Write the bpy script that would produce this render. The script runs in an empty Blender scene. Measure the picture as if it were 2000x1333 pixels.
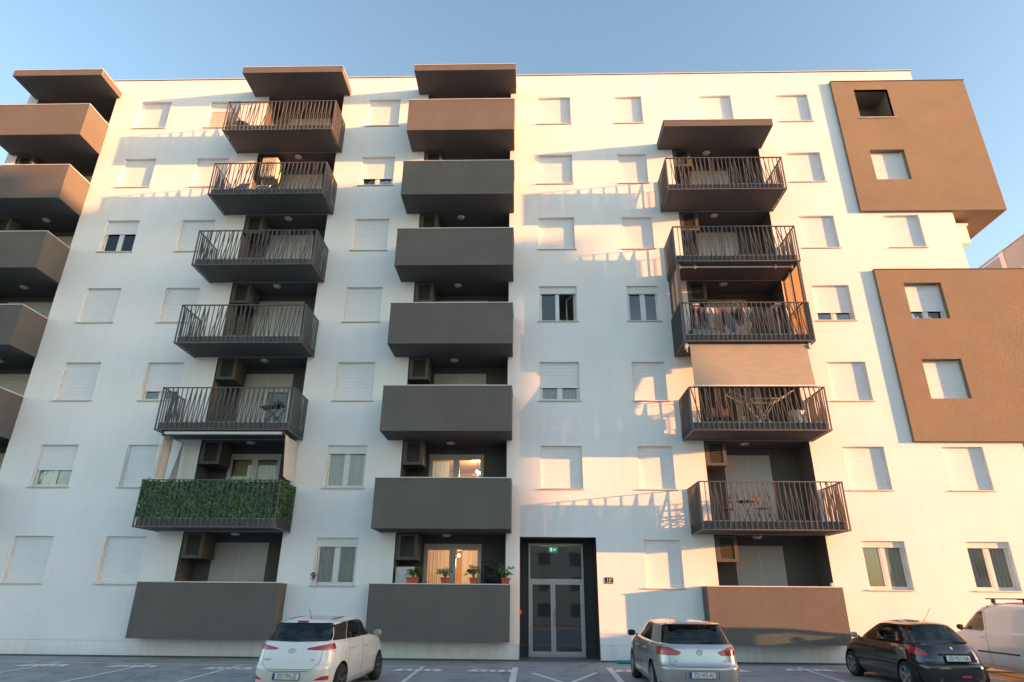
import bpy, bmesh, math, random
from mathutils import Vector, Matrix
from mathutils.bvhtree import BVHTree
random.seed(11)
SC = bpy.context.scene
COL = SC.collection
R_ = math.radians

# ---------------------------------------------------------------- camera, sky, sun, exposure
CAM_Z = 1.6226
cam_d = bpy.data.cameras.new('camera'); cam = bpy.data.objects.new('camera', cam_d); COL.objects.link(cam)
def cam_matrix(yaw, pitch, roll, loc):
    cy, sy, cp, sp = math.cos(yaw), math.sin(yaw), math.cos(pitch), math.sin(pitch)
    f = Vector((sy*cp, cy*cp, sp)); r = Vector((cy, -sy, 0)); u = r.cross(f)
    cr, sr = math.cos(roll), math.sin(roll)
    r2, u2 = r*cr+u*sr, u*cr-r*sr
    m = Matrix((r2, u2, -f)).transposed().to_4x4(); m.translation = loc
    return m
cam.matrix_world = cam_matrix(-.0284, .3908, .0089, Vector((0, -21.4, CAM_Z)))
cam_d.sensor_width = 36; cam_d.lens = 1242.2/2000*36
cam_d.clip_start = 0.1; cam_d.clip_end = 2000
SC.camera = cam

SUN_A, SUN_E = R_(15.4), R_(5.6)     # angle off the facade plane, elevation
w = bpy.data.worlds.new('World'); SC.world = w; w.use_nodes = True
nt = w.node_tree; nt.nodes.clear()
sky = nt.nodes.new('ShaderNodeTexSky'); sky.sky_type = 'NISHITA'; sky.sun_disc = False
sky.sun_elevation = SUN_E; sky.sun_rotation = R_(90)+SUN_A
sky.air_density = 1.0; sky.dust_density = 1.3; sky.ozone_density = 1.6; sky.altitude = 0
bg = nt.nodes.new('ShaderNodeBackground'); bg.inputs[1].default_value = 0.15
wo = nt.nodes.new('ShaderNodeOutputWorld')
tint = nt.nodes.new('ShaderNodeMix'); tint.data_type = 'RGBA'; tint.blend_type = 'MULTIPLY'; tint.inputs[0].default_value = 1; tint.inputs[7].default_value = (1.06, 1.0, .94, 1)
nt.links.new(sky.outputs[0], tint.inputs[6]); nt.links.new(tint.outputs[2], bg.inputs[0]); nt.links.new(bg.outputs[0], wo.inputs[0])
sun_d = bpy.data.lights.new('sun', 'SUN'); sun_d.energy = 3.6; sun_d.angle = R_(0.53); sun_d.color = (1, .375, .125)
sun = bpy.data.objects.new('sun', sun_d); COL.objects.link(sun)
sdir = Vector((math.cos(SUN_A)*math.cos(SUN_E), -math.sin(SUN_A)*math.cos(SUN_E), math.sin(SUN_E)))
sun.rotation_euler = sdir.to_track_quat('Z', 'Y').to_euler(); sun.location = sdir*60
SC.view_settings.view_transform = 'Standard'; SC.view_settings.look = 'None'
SC.view_settings.gamma = 1; SC.view_settings.exposure = 2.17
SC.view_settings.use_curve_mapping = False
SC.cycles.max_bounces = 8; SC.cycles.transparent_max_bounces = 16

# ---------------------------------------------------------------- materials
def new_mat(name):
    m = bpy.data.materials.new(name); m.use_nodes = True
    n = m.node_tree.nodes; n.clear()
    o = n.new('ShaderNodeOutputMaterial'); b = n.new('ShaderNodeBsdfPrincipled')
    m.node_tree.links.new(b.outputs[0], o.inputs[0])
    return m, m.node_tree, b, o
def nnode(t, kind, **kw):
    n = t.nodes.new(kind)
    for k, v in kw.items():
        if k.startswith('i_'): n.inputs[k[2:].replace('_', ' ')].default_value = v
        else: setattr(n, k, v)
    return n
def ramp(t, fac, stops):
    r = t.nodes.new('ShaderNodeValToRGB'); e = r.color_ramp.elements
    while len(e) < len(stops): e.new(0.5)
    for i, (p, c) in enumerate(stops): e[i].position = p; e[i].color = (*c, 1) if len(c) == 3 else c
    t.links.new(fac, r.inputs[0]); return r
def noisy(name, col, col2=None, rough=.8, scale=3, bump=0, bscale=120, spec=.3, fine=.04, metallic=0, coords='pos', stretch=(1, 1, 1), bdist=.01):
    m, t, b, o = new_mat(name); L = t.links.new
    col2 = col2 or tuple(c*.9 for c in col)
    if coords == 'pos': src = nnode(t, 'ShaderNodeNewGeometry').outputs['Position']
    else: src = nnode(t, 'ShaderNodeTexCoord').outputs['Object']
    mp = nnode(t, 'ShaderNodeMapping'); mp.inputs['Scale'].default_value = stretch; L(src, mp.inputs[0])
    n1 = nnode(t, 'ShaderNodeTexNoise', i_Scale=scale, i_Detail=6.0, i_Roughness=.6); L(mp.outputs[0], n1.inputs['Vector'])
    r = ramp(t, n1.outputs['Fac'], [(.32, col2), (.68, col)])
    n2 = nnode(t, 'ShaderNodeTexNoise', i_Scale=bscale, i_Detail=3.0); L(src, n2.inputs['Vector'])
    mx = nnode(t, 'ShaderNodeMix', data_type='RGBA', blend_type='MULTIPLY'); mx.inputs[0].default_value = 1
    r2 = ramp(t, n2.outputs['Fac'], [(.3, (1-fine*2,)*3), (.7, (1, 1, 1))])
    L(r.outputs[0], mx.inputs[6]); L(r2.outputs[0], mx.inputs[7]); L(mx.outputs[2], b.inputs['Base Color'])
    b.inputs['Roughness'].default_value = rough; b.inputs['Specular IOR Level'].default_value = spec
    b.inputs['Metallic'].default_value = metallic
    if bump:
        bp = nnode(t, 'ShaderNodeBump', i_Strength=bump, i_Distance=bdist); L(n2.outputs['Fac'], bp.inputs['Height']); L(bp.outputs[0], b.inputs['Normal'])
    return m
M = {}
def white_wall():
    m, t, b, o = new_mat('white plaster'); L = t.links.new
    pos = nnode(t, 'ShaderNodeNewGeometry').outputs['Position']
    n1 = nnode(t, 'ShaderNodeTexNoise', i_Scale=.35, i_Detail=5.0, i_Roughness=.55); L(pos, n1.inputs['Vector'])
    r = ramp(t, n1.outputs['Fac'], [(.3, (.79, .79, .78)), (.7, (.87, .87, .86))])
    # rain streaks: stretched vertically
    mp = nnode(t, 'ShaderNodeMapping'); mp.inputs['Scale'].default_value = (3.2, 1, .22); L(pos, mp.inputs[0])
    n3 = nnode(t, 'ShaderNodeTexNoise', i_Scale=1.3, i_Detail=7.0, i_Roughness=.65); L(mp.outputs[0], n3.inputs['Vector'])
    r3 = ramp(t, n3.outputs['Fac'], [(.30, (.93, .935, .94)), (.55, (1, 1, 1))])
    mx = nnode(t, 'ShaderNodeMix', data_type='RGBA', blend_type='MULTIPLY'); mx.inputs[0].default_value = .55
    L(r.outputs[0], mx.inputs[6]); L(r3.outputs[0], mx.inputs[7])
    # splash dirt near the ground
    sx = nnode(t, 'ShaderNodeSeparateXYZ'); L(pos, sx.inputs[0])
    ad = nnode(t, 'ShaderNodeMath', operation='MULTIPLY_ADD'); L(n3.outputs['Fac'], ad.inputs[0]); ad.inputs[1].default_value = .9; L(sx.outputs[2], ad.inputs[2])
    r4 = ramp(t, ad.outputs[0], [(.30, (.80, .79, .77)), (.85, (1, 1, 1))])
    mx2 = nnode(t, 'ShaderNodeMix', data_type='RGBA', blend_type='MULTIPLY'); mx2.inputs[0].default_value = .8
    L(mx.outputs[2], mx2.inputs[6]); L(r4.outputs[0], mx2.inputs[7]); L(mx2.outputs[2], b.inputs['Base Color'])
    n2 = nnode(t, 'ShaderNodeTexNoise', i_Scale=55.0, i_Detail=3.0); L(pos, n2.inputs['Vector'])
    n4 = nnode(t, 'ShaderNodeTexNoise', i_Scale=1.1, i_Detail=2.0); L(pos, n4.inputs['Vector'])
    b1 = nnode(t, 'ShaderNodeBump', i_Strength=.12, i_Distance=.01); L(n2.outputs['Fac'], b1.inputs['Height'])
    b2 = nnode(t, 'ShaderNodeBump', i_Strength=.12, i_Distance=.05); L(n4.outputs['Fac'], b2.inputs['Height']); L(b1.outputs[0], b2.inputs['Normal'])
    L(b2.outputs[0], b.inputs['Normal'])
    b.inputs['Roughness'].default_value = .9; b.inputs['Specular IOR Level'].default_value = .2
    return m
M['white'] = white_wall()
M['dark'] = noisy('anthracite plaster', (.205, .196, .186), (.178, .171, .163), rough=.95, scale=.9, bump=1.0, bscale=55, spec=.1, fine=.10, bdist=.05)
M['dark_sunlit'] = noisy('sunlit anthracite plaster', (.33, .285, .215), (.29, .25, .19), rough=.95, scale=.7, bump=1.0, bscale=55, spec=.1, fine=.10, bdist=.05)  # balcony plaster lightened and warmed: sunlight put into the colour of the boxes
M['coping'] = noisy('pale metal coping', (.68, .67, .65), (.6, .59, .57), rough=.45, scale=4)
M['dcoping'] = noisy('dark metal coping', (.10, .095, .09), rough=.5)
M['rail'] = noisy('charcoal painted steel', (.115, .112, .11), (.095, .093, .092), rough=.45, spec=.4)
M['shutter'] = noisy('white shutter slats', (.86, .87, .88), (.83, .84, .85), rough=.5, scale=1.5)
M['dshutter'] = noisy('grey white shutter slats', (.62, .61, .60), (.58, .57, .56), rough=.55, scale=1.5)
M['pvc'] = noisy('white window plastic', (.78, .78, .77), rough=.35)
M['sill'] = noisy('pale stone sill', (.66, .63, .58), rough=.6, scale=8)
M['alu'] = noisy('grey aluminium', (.52, .51, .49), (.46, .45, .43), rough=.4, metallic=.2)
M['room'] = noisy('room wall', (.40, .38, .36), rough=.9)
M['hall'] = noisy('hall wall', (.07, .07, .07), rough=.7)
M['warmroom'] = noisy('ochre room wall', (.55, .38, .24), rough=.9)
def cloth(name, col, trans=.35, rough=.9):
    m, t, b, o = new_mat(name); L = t.links.new
    tr = nnode(t, 'ShaderNodeBsdfTranslucent'); tr.inputs[0].default_value = (*col, 1)
    mx = nnode(t, 'ShaderNodeMixShader'); mx.inputs[0].default_value = trans
    n1 = nnode(t, 'ShaderNodeTexNoise', i_Scale=9.0, i_Detail=4.0)
    r = ramp(t, n1.outputs['Fac'], [(.3, tuple(c*.86 for c in col)), (.7, col)]); L(r.outputs[0], b.inputs['Base Color'])
    b.inputs['Roughness'].default_value = rough
    L(b.outputs[0], mx.inputs[1]); L(tr.outputs[0], mx.inputs[2]); L(mx.outputs[0], o.inputs[0])
    return m
M['curtain'] = cloth('pale curtain', (.78, .80, .76))
M['curtain2'] = cloth('beige curtain', (.85, .76, .62))
M['awning'] = cloth('grey beige awning cloth', (.40, .36, .28), .10)
M['sidecloth'] = cloth('off white side cloth', (.56, .57, .57), .10)
M['orangecloth'] = cloth('tan screen cloth', (.36, .24, .14), .45)
def glass(name, tint=(.75, .8, .82), refl=1.0, ior=1.5):
    m, t, b, o = new_mat(name); L = t.links.new
    t.nodes.remove(b)
    tp = nnode(t, 'ShaderNodeBsdfTransparent'); tp.inputs[0].default_value = (*tint, 1)
    gl = nnode(t, 'ShaderNodeBsdfGlossy'); gl.inputs['Roughness'].default_value = .02; gl.inputs[0].default_value = (refl, refl, refl, 1)
    fr = nnode(t, 'ShaderNodeFresnel'); fr.inputs[0].default_value = ior
    n = nnode(t, 'ShaderNodeTexNoise', i_Scale=1.4, i_Detail=1.0)
    bp = nnode(t, 'ShaderNodeBump', i_Strength=.03, i_Distance=.05); L(n.outputs['Fac'], bp.inputs['Height']); L(bp.outputs[0], gl.inputs['Normal'])
    mx = nnode(t, 'ShaderNodeMixShader'); L(fr.outputs[0], mx.inputs[0]); L(tp.outputs[0], mx.inputs[1]); L(gl.outputs[0], mx.inputs[2]); L(mx.outputs[0], o.inputs[0])
    return m
M['glass'] = glass('window glass', (.95, .96, .95), ior=1.6)
M['doorglass'] = glass('entrance glass', (.55, .57, .58), ior=2.0)
M['carglass'] = glass('tinted car glass', (.74, .86, .83), ior=1.5)
def emis(name, col, s):
    m, t, b, o = new_mat(name); b.inputs['Base Color'].default_value = (*col, 1); b.inputs['Emission Color'].default_value = (*col, 1); b.inputs['Emission Strength'].default_value = s
    return m
M['bulb'] = emis('lit bulb', (1, .72, .42), 9)
M['exitgreen'] = emis('exit sign green', (.02, .32, .15), .5)
M['exitwhite'] = emis('exit sign white', (.8, 1, .9), .6)
M['lampglass'] = noisy('opal lamp cover', (.62, .62, .6), rough=.4)
M['lampbase'] = noisy('lamp base', (.10, .10, .10), rough=.6)
def flat(name, col, rough=.6, **kw): M[name] = noisy(name, col, rough=rough, coords='obj', scale=6, **kw); return M[name]
flat('cage', (.11, .108, .10)); flat('acwhite', (.62, .60, .56)); flat('dark_metal', (.05, .05, .05)); flat('white_metal', (.75, .75, .73), .4)
flat('terracotta', (.50, .11, .05), .8); flat('soil', (.05, .035, .02)); flat('ceramic', (.75, .74, .72), .25)
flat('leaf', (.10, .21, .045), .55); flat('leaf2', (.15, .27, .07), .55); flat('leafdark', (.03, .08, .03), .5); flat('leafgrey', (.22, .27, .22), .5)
flat('purple', (.28, .03, .28)); flat('brown', (.16, .07, .035)); flat('cardboard', (.38, .28, .17)); flat('teal', (.02, .30, .30), .35); flat('red', (.55, .04, .03), .4)
flat('denim', (.06, .08, .16)); flat('plateblack', (.02, .02, .025)); flat('plategrey', (.3, .3, .3)); flat('appliance', (.68, .68, .68), .35)
flat('tile', (.14, .14, .14), .5)
def asphalt():
    m, t, b, o = new_mat('worn asphalt'); L = t.links.new
    pos = nnode(t, 'ShaderNodeNewGeometry').outputs['Position']
    n1 = nnode(t, 'ShaderNodeTexNoise', i_Scale=.5, i_Detail=8.0, i_Roughness=.65); L(pos, n1.inputs['Vector'])
    r = ramp(t, n1.outputs['Fac'], [(.3, (.29, .31, .33)), (.7, (.39, .41, .43))])
    n2 = nnode(t, 'ShaderNodeTexVoronoi', i_Scale=90.0); L(pos, n2.inputs['Vector'])
    r2 = ramp(t, n2.outputs['Distance'], [(0, (1.25, 1.25, 1.25)), (.5, (.8, .8, .8))])
    mx = nnode(t, 'ShaderNodeMix', data_type='RGBA', blend_type='MULTIPLY'); mx.inputs[0].default_value = .6
    L(r.outputs[0], mx.inputs[6]); L(r2.outputs[0], mx.inputs[7])
    n3 = nnode(t, 'ShaderNodeTexNoise', i_Scale=.9, i_Detail=4.0, i_Distortion=1.6); L(pos, n3.inputs['Vector'])
    r3 = ramp(t, n3.outputs['Fac'], [(.36, (.62, .62, .63)), (.46, (1, 1, 1))])
    mx2 = nnode(t, 'ShaderNodeMix', data_type='RGBA', blend_type='MULTIPLY'); mx2.inputs[0].default_value = .7
    L(mx.outputs[2], mx2.inputs[6]); L(r3.outputs[0], mx2.inputs[7]); L(mx2.outputs[2], b.inputs['Base Color'])
    vc = nnode(t, 'ShaderNodeTexVoronoi', i_Scale=.42, feature='DISTANCE_TO_EDGE'); nd = nnode(t, 'ShaderNodeTexNoise', i_Scale=2.5, i_Detail=5.0); L(pos, nd.inputs['Vector'])
    va = nnode(t, 'ShaderNodeMix', data_type='VECTOR'); va.inputs[0].default_value = .25; L(pos, va.inputs[4]); L(nd.outputs['Color'], va.inputs[5]); L(va.outputs[1], vc.inputs['Vector'])
    rc = ramp(t, vc.outputs['Distance'], [(0, (.35, .35, .35)), (.012, (1, 1, 1))])
    mx3 = nnode(t, 'ShaderNodeMix', data_type='RGBA', blend_type='MULTIPLY'); mx3.inputs[0].default_value = .4
    L(mx2.outputs[2], mx3.inputs[6]); L(rc.outputs[0], mx3.inputs[7]); L(mx3.outputs[2], b.inputs['Base Color'])
    bp = nnode(t, 'ShaderNodeBump', i_Strength=.5, i_Distance=.01); L(n2.outputs['Distance'], bp.inputs['Height']); L(bp.outputs[0], b.inputs['Normal'])
    b.inputs['Roughness'].default_value = .85
    return m
M['asphalt'] = asphalt()
def road_paint():
    m, t, b, o = new_mat('worn road paint'); L = t.links.new
    pos = nnode(t, 'ShaderNodeNewGeometry').outputs['Position']
    n1 = nnode(t, 'ShaderNodeTexNoise', i_Scale=9.0, i_Detail=8.0, i_Roughness=.75); L(pos, n1.inputs['Vector'])
    r = ramp(t, n1.outputs['Fac'], [(.30, (.35, .35, .35)), (.44, (.74, .74, .72))]); L(r.outputs[0], b.inputs['Base Color'])
    b.inputs['Roughness'].default_value = .7
    return m
M['paint'] = road_paint()
M['paint2'] = noisy('white marking', (.88, .88, .88), (.72, .72, .72), rough=.6, scale=10)
def carpaint(name, col, metallic=0, rough=.22, dirt=(.35, .30, .24), dz=.0, coat=1.0, dirtamt=.6):
    m, t, b, o = new_mat(name); L = t.links.new
    tc = nnode(t, 'ShaderNodeTexCoord').outputs['Object']; sx = nnode(t, 'ShaderNodeSeparateXYZ'); L(tc, sx.inputs[0])
    n = nnode(t, 'ShaderNodeTexNoise', i_Scale=5.0, i_Detail=6.0); L(tc, n.inputs['Vector'])
    ma = nnode(t, 'ShaderNodeMath', operation='MULTIPLY_ADD'); L(n.outputs['Fac'], ma.inputs[0]); ma.inputs[1].default_value = -.5; L(sx.outputs[2], ma.inputs[2])
    r = ramp(t, ma.outputs[0], [(0.0, (dirtamt,)*3), (.62, (0, 0, 0))])
    mx = nnode(t, 'ShaderNodeMix', data_type='RGBA'); L(r.outputs[0], mx.inputs[0]); mx.inputs[6].default_value = (*col, 1); mx.inputs[7].default_value = (*dirt, 1)
    ge = nnode(t, 'ShaderNodeNewGeometry')
    mb = nnode(t, 'ShaderNodeMix', data_type='RGBA'); L(ge.outputs['Backfacing'], mb.inputs[0]); L(mx.outputs[2], mb.inputs[6]); mb.inputs[7].default_value = (.30, .30, .29, 1)
    L(mb.outputs[2], b.inputs['Base Color'])
    b.inputs['Metallic'].default_value = metallic; b.inputs['Roughness'].default_value = rough
    b.inputs['Coat Weight'].default_value = coat; b.inputs['Coat Roughness'].default_value = .05
    return m
M['car_white'] = carpaint('white car paint', (.74, .74, .72), dirt=(.5, .43, .33))
M['car_silver'] = carpaint('silver car paint', (.52, .52, .51), .7, .3, dirt=(.3, .27, .23), dirtamt=.4)
M['car_black'] = carpaint('black car paint', (.006, .006, .008), rough=.12, dirt=(.06, .05, .04), dirtamt=.15)
M['car_van'] = carpaint('white van paint', (.70, .70, .68), dirt=(.45, .40, .33), dirtamt=.4)
flat('trim', (.015, .015, .016), .5); flat('rubber', (.03, .03, .03), .85); flat('rim', (.45, .45, .46), .35, metallic=.7); flat('rimdark', (.12, .12, .12), .4, metallic=.5)
flat('chrome', (.7, .7, .7), .15, metallic=1.0); flat('seatcloth', (.11, .11, .12), .9); flat('numplate', (.72, .72, .70), .4); flat('blue', (.02, .05, .35), .4)
def lampred(name, col, rough=.12):
    m, t, b, o = new_mat(name); b.inputs['Base Color'].default_value = (*col, 1); b.inputs['Roughness'].default_value = rough
    b.inputs['Coat Weight'].default_value = 1.0
    n = nnode(t, 'ShaderNodeTexWave', i_Scale=14.0); 
    r = ramp(t, n.outputs['Fac'], [(0, tuple(c*.6 for c in col)), (1, col)]); t.links.new(nnode(t, 'ShaderNodeTexCoord').outputs['Object'], n.inputs['Vector']); t.links.new(r.outputs[0], b.inputs['Base Color'])
    return m
M['tail'] = lampred('red tail lamp', (.50, .02, .03)); M['tailclear'] = lampred('clear tail lamp', (.7, .45, .42))

# ---------------------------------------------------------------- mesh helpers
class MB:
    def __init__(s): s.v = []; s.f = []; s.sm = False
    def add(s, vs, fs):
        o = len(s.v); s.v += [tuple(p) for p in vs]; s.f += [tuple(i+o for i in f) for f in fs]; return s
    def quad(s, a, b, c, d): return s.add([a, b, c, d], [(0, 1, 2, 3)])
    def box(s, x0, x1, y0, y1, z0, z1, skip=''):
        v = [(x0, y0, z0), (x1, y0, z0), (x1, y1, z0), (x0, y1, z0), (x0, y0, z1), (x1, y0, z1), (x1, y1, z1), (x0, y1, z1)]
        fs = {'b': (3, 2, 1, 0), 't': (4, 5, 6, 7), 'f': (0, 1, 5, 4), 'r': (1, 2, 6, 5), 'k': (2, 3, 7, 6), 'l': (3, 0, 4, 7)}
        return s.add(v, [f for k, f in fs.items() if k not in skip])
    def bevbox(s, x0, x1, y0, y1, z0, z1, b=.01):
        bm = bmesh.new(); r = bmesh.ops.create_cube(bm, size=1)
        for v in bm.verts: v.co = Vector(((x0+x1)/2+v.co.x*(x1-x0), (y0+y1)/2+v.co.y*(y1-y0), (z0+z1)/2+v.co.z*(z1-z0)))
        bmesh.ops.bevel(bm, geom=list(bm.edges), offset=b, segments=2, affect='EDGES', profile=.5)
        return s.frombm(bm)
    def frombm(s, bm):
        bm.verts.index_update(); s.add([v.co[:] for v in bm.verts], [[v.index for v in f.verts] for f in bm.faces]); bm.free(); return s
    def inbox(s, x0, x1, y0, y1, z0, z1, skip=''):   # faces turned inwards
        o = len(s.f); s.box(x0, x1, y0, y1, z0, z1, skip); s.f[o:] = [tuple(reversed(f)) for f in s.f[o:]]; return s
    def bar(s, a, b, w, h=None, n=None, taper=1):
        a, b = Vector(a), Vector(b); d = (b-a).normalized(); h = h or w
        u = d.cross(Vector((0, 0, 1))) if abs(d.z) < .98 else d.cross(Vector((0, 1, 0))); u.normalize(); v = u.cross(d)
        vs = []
        for p, k in ((a, 1), (b, taper)):
            for i, j in ((-1, -1), (1, -1), (1, 1), (-1, 1)): vs.append(p+u*(i*w/2*k)+v*(j*h/2*k))
        return s.add(vs, [(0, 1, 2, 3), (7, 6, 5, 4), (0, 4, 5, 1), (1, 5, 6, 2), (2, 6, 7, 3), (3, 7, 4, 0)])
    def tube(s, pts, r, n=6):
        pts = [Vector(p) for p in pts]; o = len(s.v); vs = []
        for i, p in enumerate(pts):
            d = (pts[min(i+1, len(pts)-1)]-pts[max(i-1, 0)]).normalized()
            u = d.cross(Vector((0, 0, 1))) if abs(d.z) < .95 else d.cross(Vector((0, 1, 0))); u.normalize(); v = u.cross(d)
            for k in range(n): a = 2*math.pi*k/n; vs.append(p+u*(r*math.cos(a))+v*(r*math.sin(a)))
        fs = [(i*n+k, i*n+(k+1) % n, (i+1)*n+(k+1) % n, (i+1)*n+k) for i in range(len(pts)-1) for k in range(n)]
        fs += [tuple(range(n))[::-1], tuple((len(pts)-1)*n+k for k in range(n))]
        return s.add(vs, fs)
    def lathe(s, c, prof, n=16, axis='z', arc=2*math.pi):   # prof: (r, h)
        c = Vector(c); vs = []
        for r, h in prof:
            for k in range(n):
                a = arc*k/n; x, y = r*math.cos(a), r*math.sin(a)
                vs.append(c+(Vector((x, y, h)) if axis == 'z' else Vector((h, x, y)) if axis == 'x' else Vector((x, h, y))))
        fs = [(i*n+k, i*n+(k+1) % n, (i+1)*n+(k+1) % n, (i+1)*n+k) for i in range(len(prof)-1) for k in range(n)]
        return s.add(vs, fs)
    def grid(s, fn, nu, nv):
        o = len(s.v)
        s.v += [tuple(fn(i/nu, j/nv)) for j in range(nv+1) for i in range(nu+1)]
        s.f += [(o+j*(nu+1)+i, o+j*(nu+1)+i+1, o+(j+1)*(nu+1)+i+1, o+(j+1)*(nu+1)+i) for j in range(nv) for i in range(nu)]
        return s
    def prism(s, poly, y0, y1, plane='xz'):      # extruded polygon
        n = len(poly)
        mk = {'xz': lambda p, t: (p[0], t, p[1]), 'yz': lambda p, t: (t, p[0], p[1]), 'xy': lambda p, t: (p[0], p[1], t)}[plane]
        vs = [mk(p, y0) for p in poly]+[mk(p, y1) for p in poly]
        return s.add(vs, [tuple(range(n)), tuple(range(2*n-1, n-1, -1))]+[(i, i+n, (i+1) % n+n, (i+1) % n) for i in range(n)])
    def mesh(s, name='mesh', mat=None, smooth=False):
        me = bpy.data.meshes.new(name); me.from_pydata(s.v, [], s.f); me.update()
        bm = bmesh.new(); bm.from_mesh(me)
        if not getattr(s, 'nofix', False) and len(s.f) < 20000: pass
        bm.to_mesh(me); bm.free()
        if mat: me.materials.append(M[mat] if isinstance(mat, str) else mat)
        if smooth: me.polygons.foreach_set('use_smooth', [True]*len(me.polygons)); me.update()
        return me
def tag(o, label=None, cat=None, group=None, kind=None):
    if label: o['label'] = label
    if cat: o['category'] = cat
    if group: o['group'] = group
    if kind: o['kind'] = kind
    return o
def put(name, me, parent=None, loc=(0, 0, 0), rot=(0, 0, 0), scale=None):
    o = bpy.data.objects.new(name, me); COL.objects.link(o); o.location = loc; o.rotation_euler = rot
    if scale: o.scale = scale
    if parent: o.parent = parent
    return o
def part(name, mb, mat, parent=None, loc=(0, 0, 0), smooth=False, rot=(0, 0, 0)):
    me = mb if isinstance(mb, bpy.types.Mesh) else mb.mesh(name, mat, smooth)
    return put(name, me, parent, loc, rot)
def root(name, loc, label, cat, group=None, rz=0):
    return tag(put(name, None, None, loc, (0, 0, rz)), label, cat, group)
def copy_thing(o, loc, label, group=None):
    c = o.copy(); COL.objects.link(c); c.location = loc; c['label'] = label
    if group: c['group'] = group
    for ch in o.children:
        d = ch.copy(); COL.objects.link(d); d.parent = c
        for g in ch.children:
            e = g.copy(); COL.objects.link(e); e.parent = d
    return c
CACHE = {}
def cached(key, fn):
    if key not in CACHE: CACHE[key] = fn()
    return CACHE[key]
def text_mesh(s, size, mat, depth=.001, name='lettering'):
    cu = bpy.data.curves.new(name, 'FONT'); cu.body = s; cu.size = size; cu.align_x = 'CENTER'; cu.align_y = 'CENTER'; cu.extrude = depth; cu.resolution_u = 2
    ob = bpy.data.objects.new(name, cu); COL.objects.link(ob)
    bpy.context.view_layer.update()
    me = bpy.data.meshes.new_from_object(ob.evaluated_get(bpy.context.evaluated_depsgraph_get()))
    COL.objects.unlink(ob); bpy.data.objects.remove(ob); me.materials.clear(); me.materials.append(M[mat]); me.name = name
    return me
# ---------------------------------------------------------------- ground
SL = .022                                                     # the car park falls away from the wall
def gz(y): return SL*max(min(y, 0), -40)
g = MB()
for y0, y1 in ((-400, -40), (-40, 0), (0, 400)): g.quad((-400, y0, gz(y0)), (400, y0, gz(y0)), (400, y1, gz(y1)), (-400, y1, gz(y1)))
tag(part('ground', g, 'asphalt'), kind='structure')

# ---------------------------------------------------------------- the apartment building
FLOORS = ['ground', 'first', 'second', 'third', 'fourth', 'fifth', 'top']
def zb(k): return .55 if k == 1 else 3.71+3.055*(k-2)       # underside of the slab of floor k (1 = ground, 8 = roof canopies)
def wt(i): return 21.81-3.045*(i-1)                          # window head of row i (1 = top row)
XL, XR, ZT = -22.1, 16.5, 23.05
bld = root('apartment_building', (0, 0, 0), 'long white apartment block with charcoal balconies and two dark cladding boxes on its right end', 'apartment building')
COLS = {'A': (-16.95, -15.61), 'B': (-13.87, -12.53), 'C': (-6.90, -5.53), 'D': (.39, 1.80), 'E': (3.67, 4.85), 'F': (7.29, 8.65), 'G': (10.53, 11.90), 'H': (13.81, 15.16)}
LOG = {1: (-21.65, -18.12), 2: (-11.33, -8.03), 3: (-4.33, -.75), 4: (5.92, 9.46)}
WH = 1.45
BOX1 = (12.93, 18.5, 15.85, 22.36); BOX2 = (12.90, 19.6, 6.74, 13.24); BD = .13
ENT = (-.30, 2.15, 0.0, 3.60)
# (column, row, closed part of the shutter, curtain, extra)
W = []
for c, i, fr, cur, ex in [
    ('A', 1, 1, 0, 0), ('A', 2, 1, 0, 0), ('A', 3, .40, 's', 0), ('A', 4, 1, 0, 0), ('A', 5, 1, 0, 0), ('A', 6, .60, 0, 'tilt'), ('A', 7, 1, 0, 0),
    ('B', 1, .34, 0, 'blind'), ('B', 2, 1, 0, 0), ('B', 3, 1, 0, 0), ('B', 4, 1, 0, 0), ('B', 5, .74, 0, 0), ('B', 6, 1, 0, 0), ('B', 7, 1, 0, 0),
    ('C', 1, 1, 0, 0), ('C', 2, .72, 'd', 0), ('C', 3, 1, 0, 0), ('C', 4, 1, 0, 0), ('C', 5, 1, 0, 0), ('C', 6, .19, 's', 0), ('C', 7, .19, 's', 0),
    ('D', 1, 1, 0, 0), ('D', 2, .97, 0, 0), ('D', 3, 1, 0, 0), ('D', 4, .19, 0, 'open'), ('D', 5, .65, 's', 0), ('D', 6, .97, 0, 0),
    ('E', 1, 1, 0, 0), ('E', 2, .96, 0, 0), ('E', 3, 1, 0, 0), ('E', 4, .2, 0, 0), ('E', 5, 1, 0, 0), ('E', 6, 1, 0, 0), ('E', 7, 1, 0, 0),
    ('F', 1, 1, 0, 0),
    ('G', 1, 1, 0, 0), ('G', 2, 1, 0, 0), ('G', 3, 1, 0, 0), ('G', 4, .75, 0, 0), ('G', 5, 1, 0, 0), ('G', 6, 1, 0, 0), ('G', 7, .13, 'b', 0),
    ('H', 3, 1, 0, 0), ('H', 6, 1, 0, 0), ('H', 7, .13, 'b', 0)]:
    W.append((*COLS[c], wt(i), fr, cur, ex, 0.0))
BW = [(13.85, 15.22, 18.76, 1, 0, 0, -BD), (13.85, 15.20, 12.69, .74, 0, 0, -BD), (13.81, 15.17, 9.68, 1, 0, 0, -BD)]
BHOLE = (13.82, 15.22, 20.40, 21.90)       # the open hole in the upper box
WW = .0
holes = [(x0, x1, zt-WH, zt) for x0, x1, zt, *_ in W+BW]
holes += [(LOG[c][0], LOG[c][1], zb(k)+.26, zb(k+1)) for c in LOG for k in range(1, 8) if not (c == 4 and k == 7)]
holes += [BHOLE, (ENT[0], ENT[1], .46, ENT[3])]
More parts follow.
